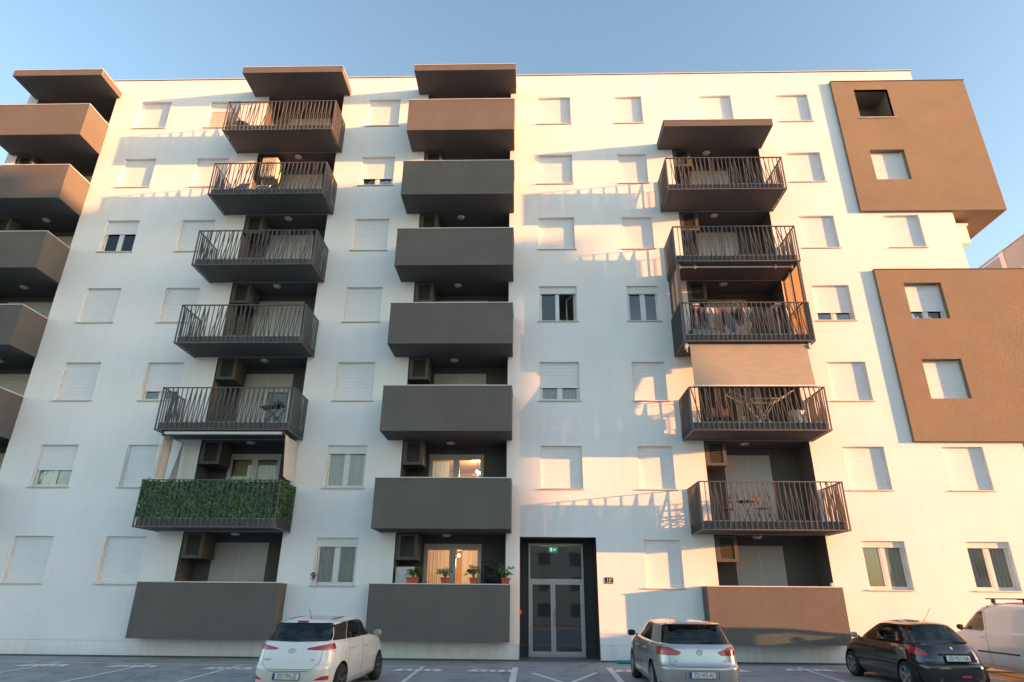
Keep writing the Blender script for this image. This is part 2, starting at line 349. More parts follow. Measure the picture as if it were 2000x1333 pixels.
def sheet(mb, x0, x1, z0, z1, y, hs):
    xs = sorted({x0, x1, *[v for h in hs for v in h[:2] if x0 < v < x1]}); zs = sorted({z0, z1, *[v for h in hs for v in h[2:] if z0 < v < z1]})
    for a, b in zip(xs, xs[1:]):
        for c, d in zip(zs, zs[1:]):
            mx, mz = (a+b)/2, (c+d)/2
            if not any(h[0] < mx < h[1] and h[2] < mz < h[3] for h in hs): mb.quad((a, y, c), (b, y, c), (b, y, d), (a, y, d))
def reveal(mb, h, y0, y1):
    x0, x1, z0, z1 = h
    mb.quad((x0, y0, z0), (x0, y0, z1), (x0, y1, z1), (x0, y1, z0)); mb.quad((x1, y0, z1), (x1, y0, z0), (x1, y1, z0), (x1, y1, z1))
    mb.quad((x0, y0, z1), (x1, y0, z1), (x1, y1, z1), (x0, y1, z1)); mb.quad((x1, y0, z0), (x0, y0, z0), (x0, y1, z0), (x1, y1, z0))
wall = MB(); sheet(wall, XL, XR, .46, ZT, 0, holes)
for x0, x1, zt, *_ in W: reveal(wall, (x0, x1, zt-WH, zt), 0, .30)
BACK = 13
wall.quad((XR, 0, 0), (XR, BACK, 0), (XR, BACK, ZT), (XR, 0, ZT)); wall.quad((XL, BACK, 0), (XL, 0, 0), (XL, 0, ZT), (XL, BACK, ZT))
wall.quad((XR, BACK, 0), (XL, BACK, 0), (XL, BACK, ZT), (XR, BACK, ZT))
wall.quad((XL, 0, .46), (XR, 0, .46), (XR, .018, .46), (XL, .018, .46))
wall.box(16.503, 17.25, .5, 1.7, 14.75, 15.55); wall.box(16.503, 17.32, .47, 1.73, 15.55, 15.62)
part('wall', wall, 'white', bld)
pl = MB(); sheet(pl, XL, XR, 0, .46, .018, [(ENT[0], ENT[1], -1, .47)])
part('plinth', pl, 'white', bld)
db = MB().box(XL, ENT[0]-.004, -.004, .016, 0, .045).box(ENT[1]+.004, XR, -.004, .016, 0, .045)
part('base_strip', db, 'dcoping', bld)
part('roof', MB().quad((XL, 0, ZT-.004), (XR, 0, ZT-.004), (XR, BACK, ZT-.004), (XL, BACK, ZT-.004)), 'coping', bld)
cp = MB().box(XL-.03, XR+.03, -.035, .3, ZT, ZT+.035); part('roof_coping', cp, 'coping', bld)
part('coping_dark_strip', MB().box(XL-.01, XR+.01, -.012, -.002, ZT-.03, ZT), 'dcoping', bld)  # thin dark strip on the wall head, just below the coping

def frame_mesh(w, h, fr, ex):
    m = MB(); y0, y1 = .165, .225; t = .055; hh = h
    m.box(0, t, y0, y1, 0, hh).box(w-t, w, y0, y1, 0, hh).box(t, w-t, y0, y1, 0, t).box(t, w-t, y0, y1, hh-t, hh)
    m.box(w/2-.045, w/2+.045, y0-.012, y1, t, hh-t)
    top = hh-.19
    for a, b in ((t, w/2-.045), (w/2+.045, w-t)):
        if ex == 'open' and a > w/2: continue
        s = .05
        m.box(a, a+s, y0-.006, y1-.01, t, top).box(b-s, b, y0-.006, y1-.01, t, top).box(a+s, b-s, y0-.006, y1-.01, t, t+s)
    m.box(0.0, .045, .07, .163, 0, hh).box(w-.045, w, .07, .163, 0, hh)      # shutter guide rails
    if ex == 'open':
        # the right casement swung inwards
        a = R_(62); px = w-t; L = w/2-.1
        for (u0, u1, z0, z1) in ((0, .06, t, top), (L-.06, L, t, top), (.06, L-.06, t, t+.06), (.06, L-.06, top-.06, top)):
            v = []
            for z in (z0, z1):
                for (u, q) in ((u0, 0), (u1, 0), (u1, .04), (u0, .04)): v.append((px-u*math.cos(a)-q*math.sin(a), y1+.02+u*math.sin(a)-q*math.cos(a)*0, z))
            m.add(v, [(0, 1, 2, 3), (7, 6, 5, 4), (0, 4, 5, 1), (1, 5, 6, 2), (2, 6, 7, 3), (3, 7, 4, 0)])
    return m.mesh('window', 'pvc')
def slats(x0, x1, z1, z0, y, pitch=.055, jit=0, close=True):
    m = MB(); z = z1; n = max(1, int(round((z1-z0)/pitch))); p = (z1-z0)/n
    for k in range(n):
        a = z1-k*p; b = a-p
        ys = (y+.009, y-.004, y-.004, y+.009); zz = (a, a-p*.22, b+p*.14, b)
        for j in range(3): m.quad((x0, ys[j], zz[j]), (x0, ys[j+1], zz[j+1]), (x1, ys[j+1], zz[j+1]), (x1, ys[j], zz[j]))
    m.box(x0, x1, y-.006, y+.012, z0-.03, z0) if close else None
    return m
def curtain_mesh(x0, x1, z0, z1, y, folds, amp=.03, gap=None):
    def fn(u, v):
        x = x0+(x1-x0)*u
        return (x, y+amp*math.sin(u*folds*6.283+math.sin(u*17)*1.2)*(1.05-.4*v)+amp*.4*math.sin(u*folds*15), z0+(z1-z0)*v)
    return MB().grid(fn, int(folds*8), 3)
def make_window(x0, x1, zt, fr, cur, ex, yf, depth=.12, dark=False):
    w = x1-x0; h = WH
    root_ = part('window', cached(('fr', round(w, 2), h, ex, fr < .99), lambda: frame_mesh(w, h, fr, ex)), None, bld, (x0, yf+(.10 if dark else 0), zt-h))
    zlo = h-h*fr+(.03 if fr < 1 else .035)
    if fr > .25:
        part('shutter', cached(('sh', round(w, 2), round(fr, 2)), lambda: slats(.045, w-.045, h, zlo, .12).mesh('shutter', 'shutter')), None, root_)
    else:
        part('shutter_box', cached(('sb', round(w, 2), round(fr, 2)), lambda: MB().box(.0, w, .09, .163, h-h*fr, h).mesh('shutter_box', 'pvc')), None, root_)
    part('sill', cached(('si', round(w, 2)), lambda: MB().box(-.06, w+.05, -.055, .16, -.028, .004).mesh('sill', 'sill')), None, root_)
    if ex == 'blind': part('blind', MB().grid(lambda u, v: (.05+(w-.1)*u, .135+.004*math.sin(v*40), .01+(h-h*fr-.01)*v), 2, 40), 'curtain2', root_)
    if fr < .99:
        t = .105; top = h-.2
        pm = MB()
        part('pane', MB().box(t, w/2-.095, .188, .198, t, top), 'glass', root_)
        if ex == 'open':
            a = R_(62); px = w-.055; L = w/2-.1; v = [(px-u*math.cos(a)-.02, .245+u*math.sin(a), z) for u, z in ((.06, t), (L-.06, t), (L-.06, top-.06), (.06, top-.06))]
            part('pane', MB().quad(*v), 'glass', root_)
        else: part('pane', MB().box(w/2+.095, w-t, .188, .198, t, top), 'glass', root_)
        part('room', MB().inbox(-.15, w+.15, .30, 2.0 if not (x0 > 3 and x0 < 5 or x0 < -12.6 and x0 > -14) else 1.05, -.5, h+.1, 'f'), 'room', root_)
        if cur:
            mt = {'s': 'curtain', 'b': 'curtain2', 'd': 'curtain'}[cur]
            part('curtain', curtain_mesh(.06, w*.47, -.1, h, .245, 5), mt, root_, smooth=True)
            part('curtain', curtain_mesh(w*.50, w-.05, -.1, h, .245, 5), mt, root_, smooth=True)
    return root_
for x0, x1, zt, fr, cur, ex, yf in W: make_window(x0, x1, zt, fr, cur, ex, yf)
for x0, x1, zt, fr, cur, ex, yf in BW: make_window(x0, x1, zt, fr, cur, ex, yf, dark=True)

# the two dark boxes on the right end
def dark_box(B, back, hs, topc):
    x0, x1, z0, z1 = B; m = MB(); sheet(m, x0, x1, z0, z1, -BD, hs)
    m.quad((x0, 0, z0), (x0, -BD, z0), (x0, -BD, z1), (x0, 0, z1))
    m.quad((x0, 0, z0), (XR, 0, z0), (XR, -BD, z0), (x0, -BD, z0)); m.quad((XR, back, z0), (x1, back, z0), (x1, -BD, z0), (XR, -BD, z0))
    m.quad((x1, -BD, z0), (x1, back, z0), (x1, back, z1), (x1, -BD, z1)); m.quad((x0, -BD, z1), (x1, -BD, z1), (x1, back, z1), (x0, back, z1))
    m.quad((x1, back, z0), (XR, back, z0), (XR, back, z1), (x1, back, z1))
    for h in hs: reveal(m, h, -BD, .16 if h[3]-h[2] < 1.46 else .0)
    b = part('cladding_box', m, 'dark_sunlit', bld)
    part('coping', MB().box(x0-.02, x1+.02, -BD-.025, .0, z1, z1+.03), 'dcoping', b)
    return b
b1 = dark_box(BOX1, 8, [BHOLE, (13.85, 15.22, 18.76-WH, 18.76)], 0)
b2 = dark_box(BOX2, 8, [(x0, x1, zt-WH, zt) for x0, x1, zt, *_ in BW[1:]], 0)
x0, x1, z0, z1 = BHOLE
part('open_recess', MB().inbox(x0, x1, -BD+.002, 1.0, z0, z1, 'f'), 'dark_sunlit', b1)
part('sill', MB().box(x0-.06, x1+.05, -BD-.05, .05, z0-.028, z0+.004), 'sill', b1)

# loggias, balcony doors
DOOR = {1: (-20.9, -19.0), 2: (-10.78, -8.90), 3: (-3.55, -1.61), 4: (6.88, 8.47)}
LY = 1.15
GLAZED = {(2, 2), (3, 2), (3, 1), (4, 3)}
def loggia(c, k):
    x0, x1 = LOG[c]; z0, z1 = zb(k)+.26, zb(k+1)
    m = MB(); e = .0015
    m.quad((x0+e, .002, z0), (x0+e, LY, z0), (x0+e, LY, z1), (x0+e, .002, z1)); m.quad((x1-e, LY, z0), (x1-e, .002, z0), (x1-e, .002, z1), (x1-e, LY, z1))
    m.quad((x0, .002, z1-e), (x1, .002, z1-e), (x1, LY, z1-e), (x0, LY, z1-e)); m.quad((x0, .002, z0), (x1, .002, z0), (x1, LY, z0), (x0, LY, z0))
    d0, d1 = DOOR[c]; dz = z1-.245
    sheet(m, x0, x1, z0, z1, LY, [(d0, d1, z0+.03, dz)])
    lg = part('loggia', m, 'dark', bld)
    w, h = d1-d0, dz-z0-.03
    glz = (c, k) in GLAZED
    fm = MB(); t = .07
    fm.box(0, t, -.02, .09, 0, h).box(w-t, w, -.02, .09, 0, h).box(t, w-t, -.02, .09, h-.20, h).box(t, w-t, -.02, .09, 0, .08).box(w/2-.06, w/2+.06, -.02, .09, .08, h-.20)
    if glz:
        for a, b in ((t, w/2-.06), (w/2+.06, w-t)): fm.box(a, a+.05, -.005, .07, .08, h-.2).box(b-.05, b, -.005, .07, .08, h-.2)
    d = part('balcony_door', fm, 'alu' if glz and c != 2 else 'pvc', bld, (d0, LY, z0+.03))
    if not glz:
        zlo = .02 if (c, k) not in {(2, 5), (4, 5), (2, 3)} else None
        if zlo is not None:
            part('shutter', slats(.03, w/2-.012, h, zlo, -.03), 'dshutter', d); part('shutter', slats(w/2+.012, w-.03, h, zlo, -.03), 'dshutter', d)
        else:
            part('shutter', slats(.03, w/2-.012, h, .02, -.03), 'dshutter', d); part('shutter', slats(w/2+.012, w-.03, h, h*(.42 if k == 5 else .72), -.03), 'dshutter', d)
            part('pane', MB().box(w/2+.1, w-.1, .03, .04, .1, h-.22), 'glass', d); part('room', MB().inbox(-.1, w+.1, .1, 1.2, -.02, h, 'f'), 'room', d)
    else:
        part('pane', MB().box(t+.05, w/2-.11, .03, .04, .1, h-.22), 'glass', d); part('pane', MB().box(w/2+.11, w-t-.05, .03, .04, .1, h-.22), 'glass', d)
        if c == 3:
            part('room', MB().inbox(-1.0, w+1.0, .12, 4.0, -.02, h+.1, 'f'), 'warmroom', d)
            if k == 1:
                part('curtain', curtain_mesh(.1, w*.46, 0, h-.2, .22, 9, .025), 'curtain2', d, smooth=True)
                part('curtain', curtain_mesh(w*.66, w-.15, 0, h-.2, .24, 4, .025), 'curtain2', d, smooth=True)
            else: part('curtain', curtain_mesh(.1, w*.36, 0, h-.2, .22, 6, .03), 'curtain', d, smooth=True)
        else:
            part('room', MB().inbox(-.3, w+.3, .12, 3.0, -.02, h+.1, 'f'), 'room', d)
            part('curtain', curtain_mesh(.1, w*.48, 0, h-.2, .25, 6), 'curtain2', d, smooth=True); part('curtain', curtain_mesh(w*.52, w-.1, 0, h-.2, .25, 6), 'curtain2', d, smooth=True)
for c in LOG:
    for k in range(1, 8):
        if not (c == 4 and k == 7): loggia(c, k)

# balconies
def slab_mesh(x0, x1, d, z0, t, inset=.07):
    m = MB().box(x0+inset, x1-inset, -d+inset, -.002, z0, z0+t)
    return m
def solid_balcony(x0, x1, k, d, zt=None, h=1.53):
    z0 = zb(k); z1 = zt or z0+h; T = .16
    m = MB().box(x0, x1, -d, -d+T, z0, z1).box(x0, x0+T, -d+T, -.002, z0, z1).box(x1-T, x1, -d+T, -.002, z0, z1)
    m.box(x0+T, x1-T, -d+T, -.002, z0, z0+.24)
    b = part('balcony', m, 'dark', bld)
    e = .025
    c = MB().box(x0-e, x1+e, -d-e, -d+T+e, z1, z1+.03).box(x0-e, x0+T+e, -d+T+e, -.004, z1, z1+.03).box(x1-T-e, x1+e, -d+T+e, -.004, z1, z1+.03)
    part('coping', c, 'coping', b)
for k in range(2, 8): solid_balcony(-21.9, -18.1, k, 1.29); solid_balcony(-4.85, -.57, k, 1.31)
for x0, x1 in ((-12.12, -7.68), (-4.90, -.60), (5.37, 9.42)): solid_balcony(x0, x1, 1, .66, 2.13)
BAR = {}
def baluster_mesh():
    return cached('bal', lambda: MB().box(-.009, .009, -.018, .018, 0, 1).mesh('baluster', 'rail'))
def bar_obj(a, b, parent):
    side = a[1] > -d_front+.03
    a, b = Vector(a), Vector(b); d = b-a; L = d.length
    o = put('baluster', baluster_mesh(), parent); q = Vector((0, 0, 1)).rotation_difference(d.normalized())
    o.matrix_local = Matrix.Translation(a) @ q.to_matrix().to_4x4() @ Matrix.Rotation(R_(90) if side else 0, 4, 'Z') @ Matrix.Diagonal((1, 1, L, 1)); return o
def rail_balcony(x0, x1, k, d, single, seed):
    rng = random.Random(seed); z0 = zb(k); zt = z0+1.44
    b = part('balcony', slab_mesh(x0, x1, d, z0+.01, .24), 'dark', bld)
    part('slab_trim', MB().box(x0+.06, x1-.06, -d+.05, -d+.066, z0+.25, z0+.268).box(x1-.066, x1-.05, -d+.066, -.004, z0+.25, z0+.268).box(x0+.05, x0+.066, -d+.066, -.004, z0+.25, z0+.268), 'coping', b)
    hr = MB(); s = .045
    hr.box(x0, x1, -d-.01, -d+s, zt-.03, zt).box(x0, x0+s, -d+s, -.004, zt-.03, zt).box(x1-s, x1, -d+s, -.004, zt-.03, zt)
    hr.box(x0, x1, -d-.01, -d+s-.01, z0-.02, z0+.015).box(x0, x0+s, -d+s-.01, -.004, z0-.02, z0+.008).box(x1-s, x1, -d+s-.01, -.004, z0-.02, z0+.008)
    for px, py in ((x0+.02, -d+.02), (x1-.02, -d+.02), (x0+.02, -.03), (x1-.02, -.03)): hr.box(px-.02, px+.02, py-.02, py+.02, z0+.015, zt-.03)
    n = int((x1-x0)/1.1)
    for j in range(1, n): hr.box(x0+(x1-x0)*j/n-.03, x0+(x1-x0)*j/n+.03, -d+.036, -d+.069, z0+.10, z0+.14)
    part('railing_frame', hr, 'rail', b)
    bars = []
    zl, zh = z0+.012, zt-.03
    n = int(round((x1-x0)/.162)); p = (x1-x0-.06)/n
    prev = 0
    for j in range(1, n):
        x = x0+.03+p*j
        bars.append(((x, -d+.012, zl), (x, -d+.012, zh)))
        r = rng.random(); sg = 1 if x0 < 0 else -1; dl = p*sg*(1 if r < .62 else -1 if r < .74 else 1.7 if r < .94 else 0)
        if dl and x0+.05 < x+dl < x1-.05: bars.append(((x+.008, -d+.026, zl), (x+dl-.012, -d+.026, zh)))
    for sx, xx in ((0, x0+.02), (1, x1-.02)):
        n2 = int(round(d/.15)); q = (d-.08)/n2
        for j in range(1, n2):
            y = -d+.04+q*j; bars.append(((xx, y, zl), (xx, y, zh)))
            r = rng.random(); dl = q*(1 if r < .5 else -1 if r < .8 else 0)
            if dl and -d+.05 < y+dl < -.05: bars.append(((xx+(.012 if sx else -.012)*-1, y, zl), (xx+(.012 if sx else -.012)*-1, y+dl, zh)))
    global d_front
    d_front = d
    if single:
        for a, c in bars: bar_obj(a, c, b)
    else:
        m = MB()
        for a, c in bars: m.bar(a, c, .018, .036) if abs(a[1]+d) < .03 else m.bar(a, c, .036, .018)
        tag(part('balusters', m, 'rail', b), kind='stuff')
    return len(bars)
NB = 0
for k in range(2, 8): NB += rail_balcony(-12.22, -7.79, k, 1.44, k in (2, 3), 100+k) if k in (2, 3) else 0*rail_balcony(-12.22, -7.79, k, 1.44, False, 100+k)
for k in range(2, 7): NB += rail_balcony(5.21, 9.60, k, 1.50, True, 200+k) if k == 2 else 0*rail_balcony(5.21, 9.60, k, 1.50, False, 200+k)
print('single balusters', NB)
# roof canopies over the top balconies
for x0, x1, z, d in ((-21.78, -17.97, zb(8), 1.36), (-11.96, -7.75, zb(8), 1.36), (-4.73, -.52, zb(8), 1.36), (5.33, 9.56, zb(7)-.02, 1.40)):
    c = part('canopy', MB().box(x0, x1, -d, -.002, z, z+.29), 'dark', bld)
    part('coping', MB().box(x0-.02, x1+.02, -d-.02, -.004, z+.29, z+.315), 'coping', c)

# entrance
m = MB(); e = .0015; ex0, ex1, _, ez1 = ENT
m.quad((ex0+e, 0, 0), (ex0+e, 1.5, 0), (ex0+e, 1.5, ez1), (ex0+e, 0, ez1)); m.quad((ex1-e, 1.5, 0), (ex1-e, 0, 0), (ex1-e, 0, ez1), (ex1-e, 1.5, ez1))
m.quad((ex0, 0, ez1-e), (ex1, 0, ez1-e), (ex1, 1.5, ez1-e), (ex0, 1.5, ez1-e))
sheet(m, ex0, ex1, 0, ez1, 1.15, [(-.02, 1.80, .05, 3.49)])
part('porch', m, noisy('charcoal porch paint', (.06, .06, .062), rough=.7), bld)
part('threshold', MB().box(ex0, ex1, .0, 1.16, .004, .05), 'tile', bld)
m = MB(); A0, A1, B0, B1 = -.02, 1.80, .05, 3.49; y0, y1 = 1.09, 1.18
m.box(A0, A0+.055, y0, y1, B0, B1).box(A1-.055, A1, y0, y1, B0, B1).box(A0+.055, A1-.055, y0, y1, B1-.055, B1).box(A0+.055, A1-.055, y0, y1, 2.27, 2.37).box(A0+.055, A1-.055, y0, y1, B0, B0+.05)
ed = part('entrance_door', m, 'alu', bld)
lf = MB()
for a, b in ((A0+.058, .775), (.785, A1-.058)):
    s = .07
    lf.box(a, a+s, y0-.015, y1-.02, .10, 2.266).box(b-s, b, y0-.015, y1-.02, .10, 2.266).box(a+s, b-s, y0-.015, y1-.02, 2.266-s, 2.266).box(a+s, b-s, y0-.015, y1-.02, .10, .10+s*1.5)
part('door_leaf', lf, 'alu', ed)
part('pane', MB().box(A0+.055, A1-.055, 1.13, 1.14, 2.37, B1-.055), 'doorglass', ed)
part('pane', MB().box(A0+.128, .705, 1.12, 1.13, .205, 2.196), 'doorglass', ed); part('pane', MB().box(.855, A1-.128, 1.12, 1.13, .205, 2.196), 'doorglass', ed)
part('handle', MB().tube([(.83, 1.02, .95), (.83, 1.02, 1.45)], .014, 8).bar((.83, 1.02, 1.0), (.83, 1.075, 1.0), .015).bar((.83, 1.02, 1.4), (.83, 1.075, 1.4), .015), 'chrome', ed)
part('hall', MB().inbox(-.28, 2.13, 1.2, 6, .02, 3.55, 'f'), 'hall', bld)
sg = root('exit_sign', (.82, 1.30, 3.31), 'green illuminated exit sign behind the glass above the entrance doors', 'exit sign')
part('panel', MB().box(-.15, .15, 0, .03, -.09, .09), 'exitgreen', sg)
part('bracket', MB().box(-.1, .1, .0, .03, .09, .22), 'dark_metal', sg)
pic = MB()
pic.box(-.105, -.035, -.004, -.001, -.055, .055).box(.0, .05, -.004, -.001, -.012, .012).prism([(.045, .035), (.09, 0), (.045, -.035)], -.004, -.001)
part('pictogram', pic, 'exitwhite', sg)
ns = root('house_number_plate', (2.51, -.001, 2.29), 'small dark house number plate on the wall right of the entrance', 'house number')
part('plate', MB().box(-.13, .13, -.015, 0, -.085, .105), 'plateblack', ns)
part('strip', MB().box(-.10, .11, -.017, -.0151, -.075, -.035), 'plategrey', ns)
put('lettering', text_mesh('16\u00aa', .15, 'numplate'), ns, (.01, -.0165, .03), (R_(90), 0, 0))
fb = root('red_button_box', (-.297, .35, 1.30), 'small red call box on the left side wall of the entrance porch', 'call box')
part('case', MB().box(0, .04, 0, .08, 0, .13), 'red', fb); part('button', MB().box(.0405, .047, .025, .055, .045, .085), 'numplate', fb)
# ---------------------------------------------------------------- other buildings
nb = root('neighbouring_building', (0, 0, -1), 'tall grey neighbouring block with a stepped roof across the car park on the sunny side', 'apartment building', rz=-SUN_A)
flat('greywall', (.42, .42, .41)); flat('greypanel', (.52, .53, .54), .5)
part('wall', MB().box(57, 72, -46, -.5, 0, 24.5).box(57, 72, -.5, .08, 0, 21.35).box(57, 71.5, -45.5, -6.35, 24.5, 25.6), 'greywall', nb)
part('roof_overhang', MB().box(57, 64, .08, .60, 19.5, 21.25), 'greywall', nb)
part('roof_coping', MB().box(56.97, 72.03, -6.34, -.47, 24.5, 24.54), 'coping', nb)
wm = MB().box(-.04, 0, 0, 1.3, 0, 1.4).mesh('window', 'trim')
for q in range(9):
    for z in range(6): put('window', wm, nb, (57, -44+4.7*q, 2.2+3.3*z))
wg = root('background_building', (24, 0, 0), 'white block with pale grey roof parapet panels beyond the lower dark box', 'building')
part('wall', MB().box(0, 9, 3, 26, 0, 16.9), 'white', wg)
part('parapet_panel', MB().box(0, .06, 3, 7.25, 16.9, 18.3), 'greypanel', wg)
part('parapet_panel', MB().box(0.02, .06, 7.55, 26, 16.9, 18.2), 'greywall', wg)
part('post', MB().box(-.03, .12, 7.25, 7.55, 16.9, 18.28), 'white', wg)
part('handrail', MB().box(-.04, .1, 3, 26, 18.30, 18.36), 'alu', wg)
op = root('opposite_building', (0, -62, -.9), 'low pale building across the car park opposite the entrance', 'building')
flat('palewall', (.66, .60, .53)); part('wall', MB().box(-46, 22, -12, 0, 0, 9.5), 'palewall', op)
flat('opwin', (.22, .22, .22)); wm2 = MB().box(0, 1.6, 0, .04, 0, 1.5).mesh('window', 'opwin')
for q in range(16):
    for z in range(3): put('window', wm2, op, (-44+4.1*q, 0, 1+3*z))

# ---------------------------------------------------------------- markings on the car park
Z1, Z2 = .004, .008
def stripe(pts, wdt, name='bay_line', z=Z1):
    m = MB()
    for a, b in zip(pts, pts[1:]):
        a, b = Vector((*a, gz(a[1])+z)), Vector((*b, gz(b[1])+z)); d = (b-a).normalized(); n = Vector((-d.y, d.x, 0)).normalized()*wdt/2
        n.z = gz(-1)*0; q = [a-n, b-n, b+n, a+n]
        m.quad(*[(p.x, p.y, gz(p.y)+z) for p in q])
    tag(part(name, m, 'paint'), kind='structure')
stripe([(-26, -.9), (-14.8, -1.5), (-9.4, -1.74), (-7.6, -1.76), (-.48, -1.57)], .07, 'border_line'); stripe([(2.23, -1.42), (6.07, -.93), (9, -.55), (16, .0-.1)], .07, 'border_line')
for x in (-20.85, -18.3, -15.75, -13.2, -10.58, -8.03, -5.5, -2.95): stripe([(x, -1.72), (x, -6.9)], .10, z=Z2)
stripe([(-.39, -1.6), (-.41, -7)], .16, z=Z2); stripe([(2.22, -1.42), (2.14, -6.7)], .16, z=Z2)
for x, y in ((5.1, -1.08), (7.69, -.72), (10.2, -.4), (12.8, -.2)): stripe([(x, y), (x-.02*5, y-5.5)], .10, z=Z2)
stripe([(.08, -2.76), (1.75, -6.8)], .12, 'crossing_line', Z1); stripe([(1.76, -2.60), (.05, -6.8)], .12, 'crossing_line', Z2)
def hole_band(cx, cy, L=1.26, D=.50):
    m = MB(); n = 4; c = (L-.30)/n; z = .012+gz(cy)-SL*cy*0
    for j in range(n):
        x0 = cx-L/2+.15+c*j; x1 = x0+c; y0, y1 = cy-D/2, cy+D/2; mx, my = (x0+x1)/2, cy
        ring = [(x0, y0), (mx, y0), (x1, y0), (x1, my), (x1, y1), (mx, y1), (x0, y1), (x0, my)]
        hole = [(mx+.07*math.cos(R_(225+45*q)), my+.13*math.sin(R_(225+45*q))) for q in range(8)]
        m.add([(*p, z) for p in ring+hole], [(q, (q+1) % 8, (q+1) % 8+8, q+8) for q in range(8)])
    x0 = cx-L/2; m.add([(x0-.05, cy-D/2, z), (x0+.15, cy-D/2, z), (x0+.15, cy+D/2, z), (x0+.08, cy+D/2, z)], [(0, 1, 2, 3)])
    x1 = cx+L/2; m.add([(x1-.15, cy-D/2, z), (x1+.05, cy-D/2, z), (x1-.08, cy+D/2, z), (x1-.15, cy+D/2, z)], [(0, 1, 2, 3)])
    m.v = [(x, y, gz(y)+.012) for x, y, z in m.v]
    tag(part('bay_marking', m, 'paint2'), kind='structure')
for cx, cy in ((-15.7, -2.35), (-13.15, -2.42), (-10.7, -2.38), (-8.0, -2.60), (-5.5, -2.6), (-2.95, -2.50), (-.97, -2.45), (2.92, -2.15), (7.72, -1.45), (5.3, -1.8), (10.3, -1.15)): hole_band(cx, cy)
# ---------------------------------------------------------------- things on and under the balconies
COLN = {1: 'far left column of solid balconies', 2: 'left column of railed balconies', 3: 'middle column of solid balconies', 4: 'right column of railed balconies'}
def FN(k): return FLOORS[k-1]
# louvred cabinets for the outdoor units
def cabinet():
    t = root('unit_cabinet', (0, 0, 0), 'x', 'unit cabinet', 'louvred unit cabinets hung under the balcony ceilings')
    w, h, d = .70, .80, .85
    part('case', MB().box(0, w, .03, d, 0, .03).box(0, w, .03, d, h-.03, h).box(w-.03, w, .03, d, .03, h-.03).box(0, .03, .03, d, .03, h-.03), 'cage', t)
    part('front_frame', MB().box(0, w, .0, .03, 0, .09).box(0, w, .0, .03, h-.07, h).box(0, .14, .0, .03, .09, h-.07).box(w-.12, w, .0, .03, .09, h-.07), 'cage', t)
    sl = MB()
    for q in range(12):
        z = .10+q*.052; sl.add([(.14, .004, z), (w-.12, .004, z), (w-.12, .03, z+.035), (.14, .03, z+.035)], [(0, 1, 2, 3)])
    tag(part('louvre_slats', sl, 'cage', t), kind='stuff')
    part('back_plate', MB().box(.03, w-.03, .10, .11, .03, h-.03), 'dark_metal', t)
    return t
cab0 = cabinet(); first = True
for c, ks in ((1, (6, 5)), (2, (1, 2, 3, 4, 5)), (3, (1, 2, 3, 4, 5, 6)), (4, (1, 2, 4, 5, 6))):
    for k in ks:
        loc = (LOG[c][0]+.03, .03, zb(k+1)-.83)
        lab = f'louvred cabinet under the ceiling of the {FN(k)} floor recess, {COLN[c]}'
        if first: cab0.location = loc; cab0['label'] = lab; first = False
        else: copy_thing(cab0, loc, lab)
copy_thing(cab0, (LOG[4][0]+.03, .03, zb(4)-.83), 'louvred cabinet in the recess behind the lowered beige sun awning')
# white outdoor unit with a wire guard
t = root('air_conditioner', (-11.05, -.08, 17.75), 'white outdoor air conditioning unit behind a wire guard, upper left railed balcony', 'air conditioner')
part('case', MB().bevbox(0, .62, .0, .55, 0, .95, .02), 'acwhite', t)
gm = MB()
for q in range(8): gm.bar((.04+q*.077, -.02, .05), (.04+q*.077, -.02, .9), .012)
for q in range(11): gm.bar((.04, -.025, .05+q*.085), (.58, -.025, .05+q*.085), .012)
tag(part('wire_guard', gm, 'white_metal', t), kind='stuff')
part('fan_opening', MB().lathe((.31, -.008, .5), [(.24, 0), (.24, -.006), (.0, -.006)], 20, 'y'), 'dark_metal', t)
part('bracket', MB().bar((-.1, .2, 0), (-.1, .2, -.35), .03).bar((-.1, .2, -.35), (.62, .5, 0), .03).bar((-.12, .2, -.01), (.7, .2, -.01), .03), 'dark_metal', t)
# ceiling lamps
def lamp():
    t = root('ceiling_lamp', (0, 0, 0), 'x', 'ceiling lamp', 'round ceiling lamps of the balcony recesses')
    part('base', MB().lathe((0, 0, 0), [(.0, -.001), (.17, -.001), (.17, -.035), (.15, -.04)], 24), 'lampbase', t, smooth=False)
    part('cover', MB().lathe((0, 0, 0), [(.15, -.035), (.148, -.055), (.12, -.085), (.06, -.10), (.0, -.105)], 24), 'lampglass', t, smooth=True)
    return t
lp0 = lamp(); first = True
for c, x, ks in ((1, -19.62, (3, 4, 5)), (2, -9.68, (1, 2, 3, 4, 5, 6)), (3, -2.70, (1, 2, 3, 4, 5)), (4, 7.36, (1, 2, 3, 4, 5, 6))):
    for k in ks:
        loc = (x, .2, zb(k+1)-.002); lab = f'round ceiling lamp of the {FN(k)} floor recess, {COLN[c]}'
        if first: lp0.location = loc; lp0['label'] = lab; first = False
        else: copy_thing(lp0, loc, lab)

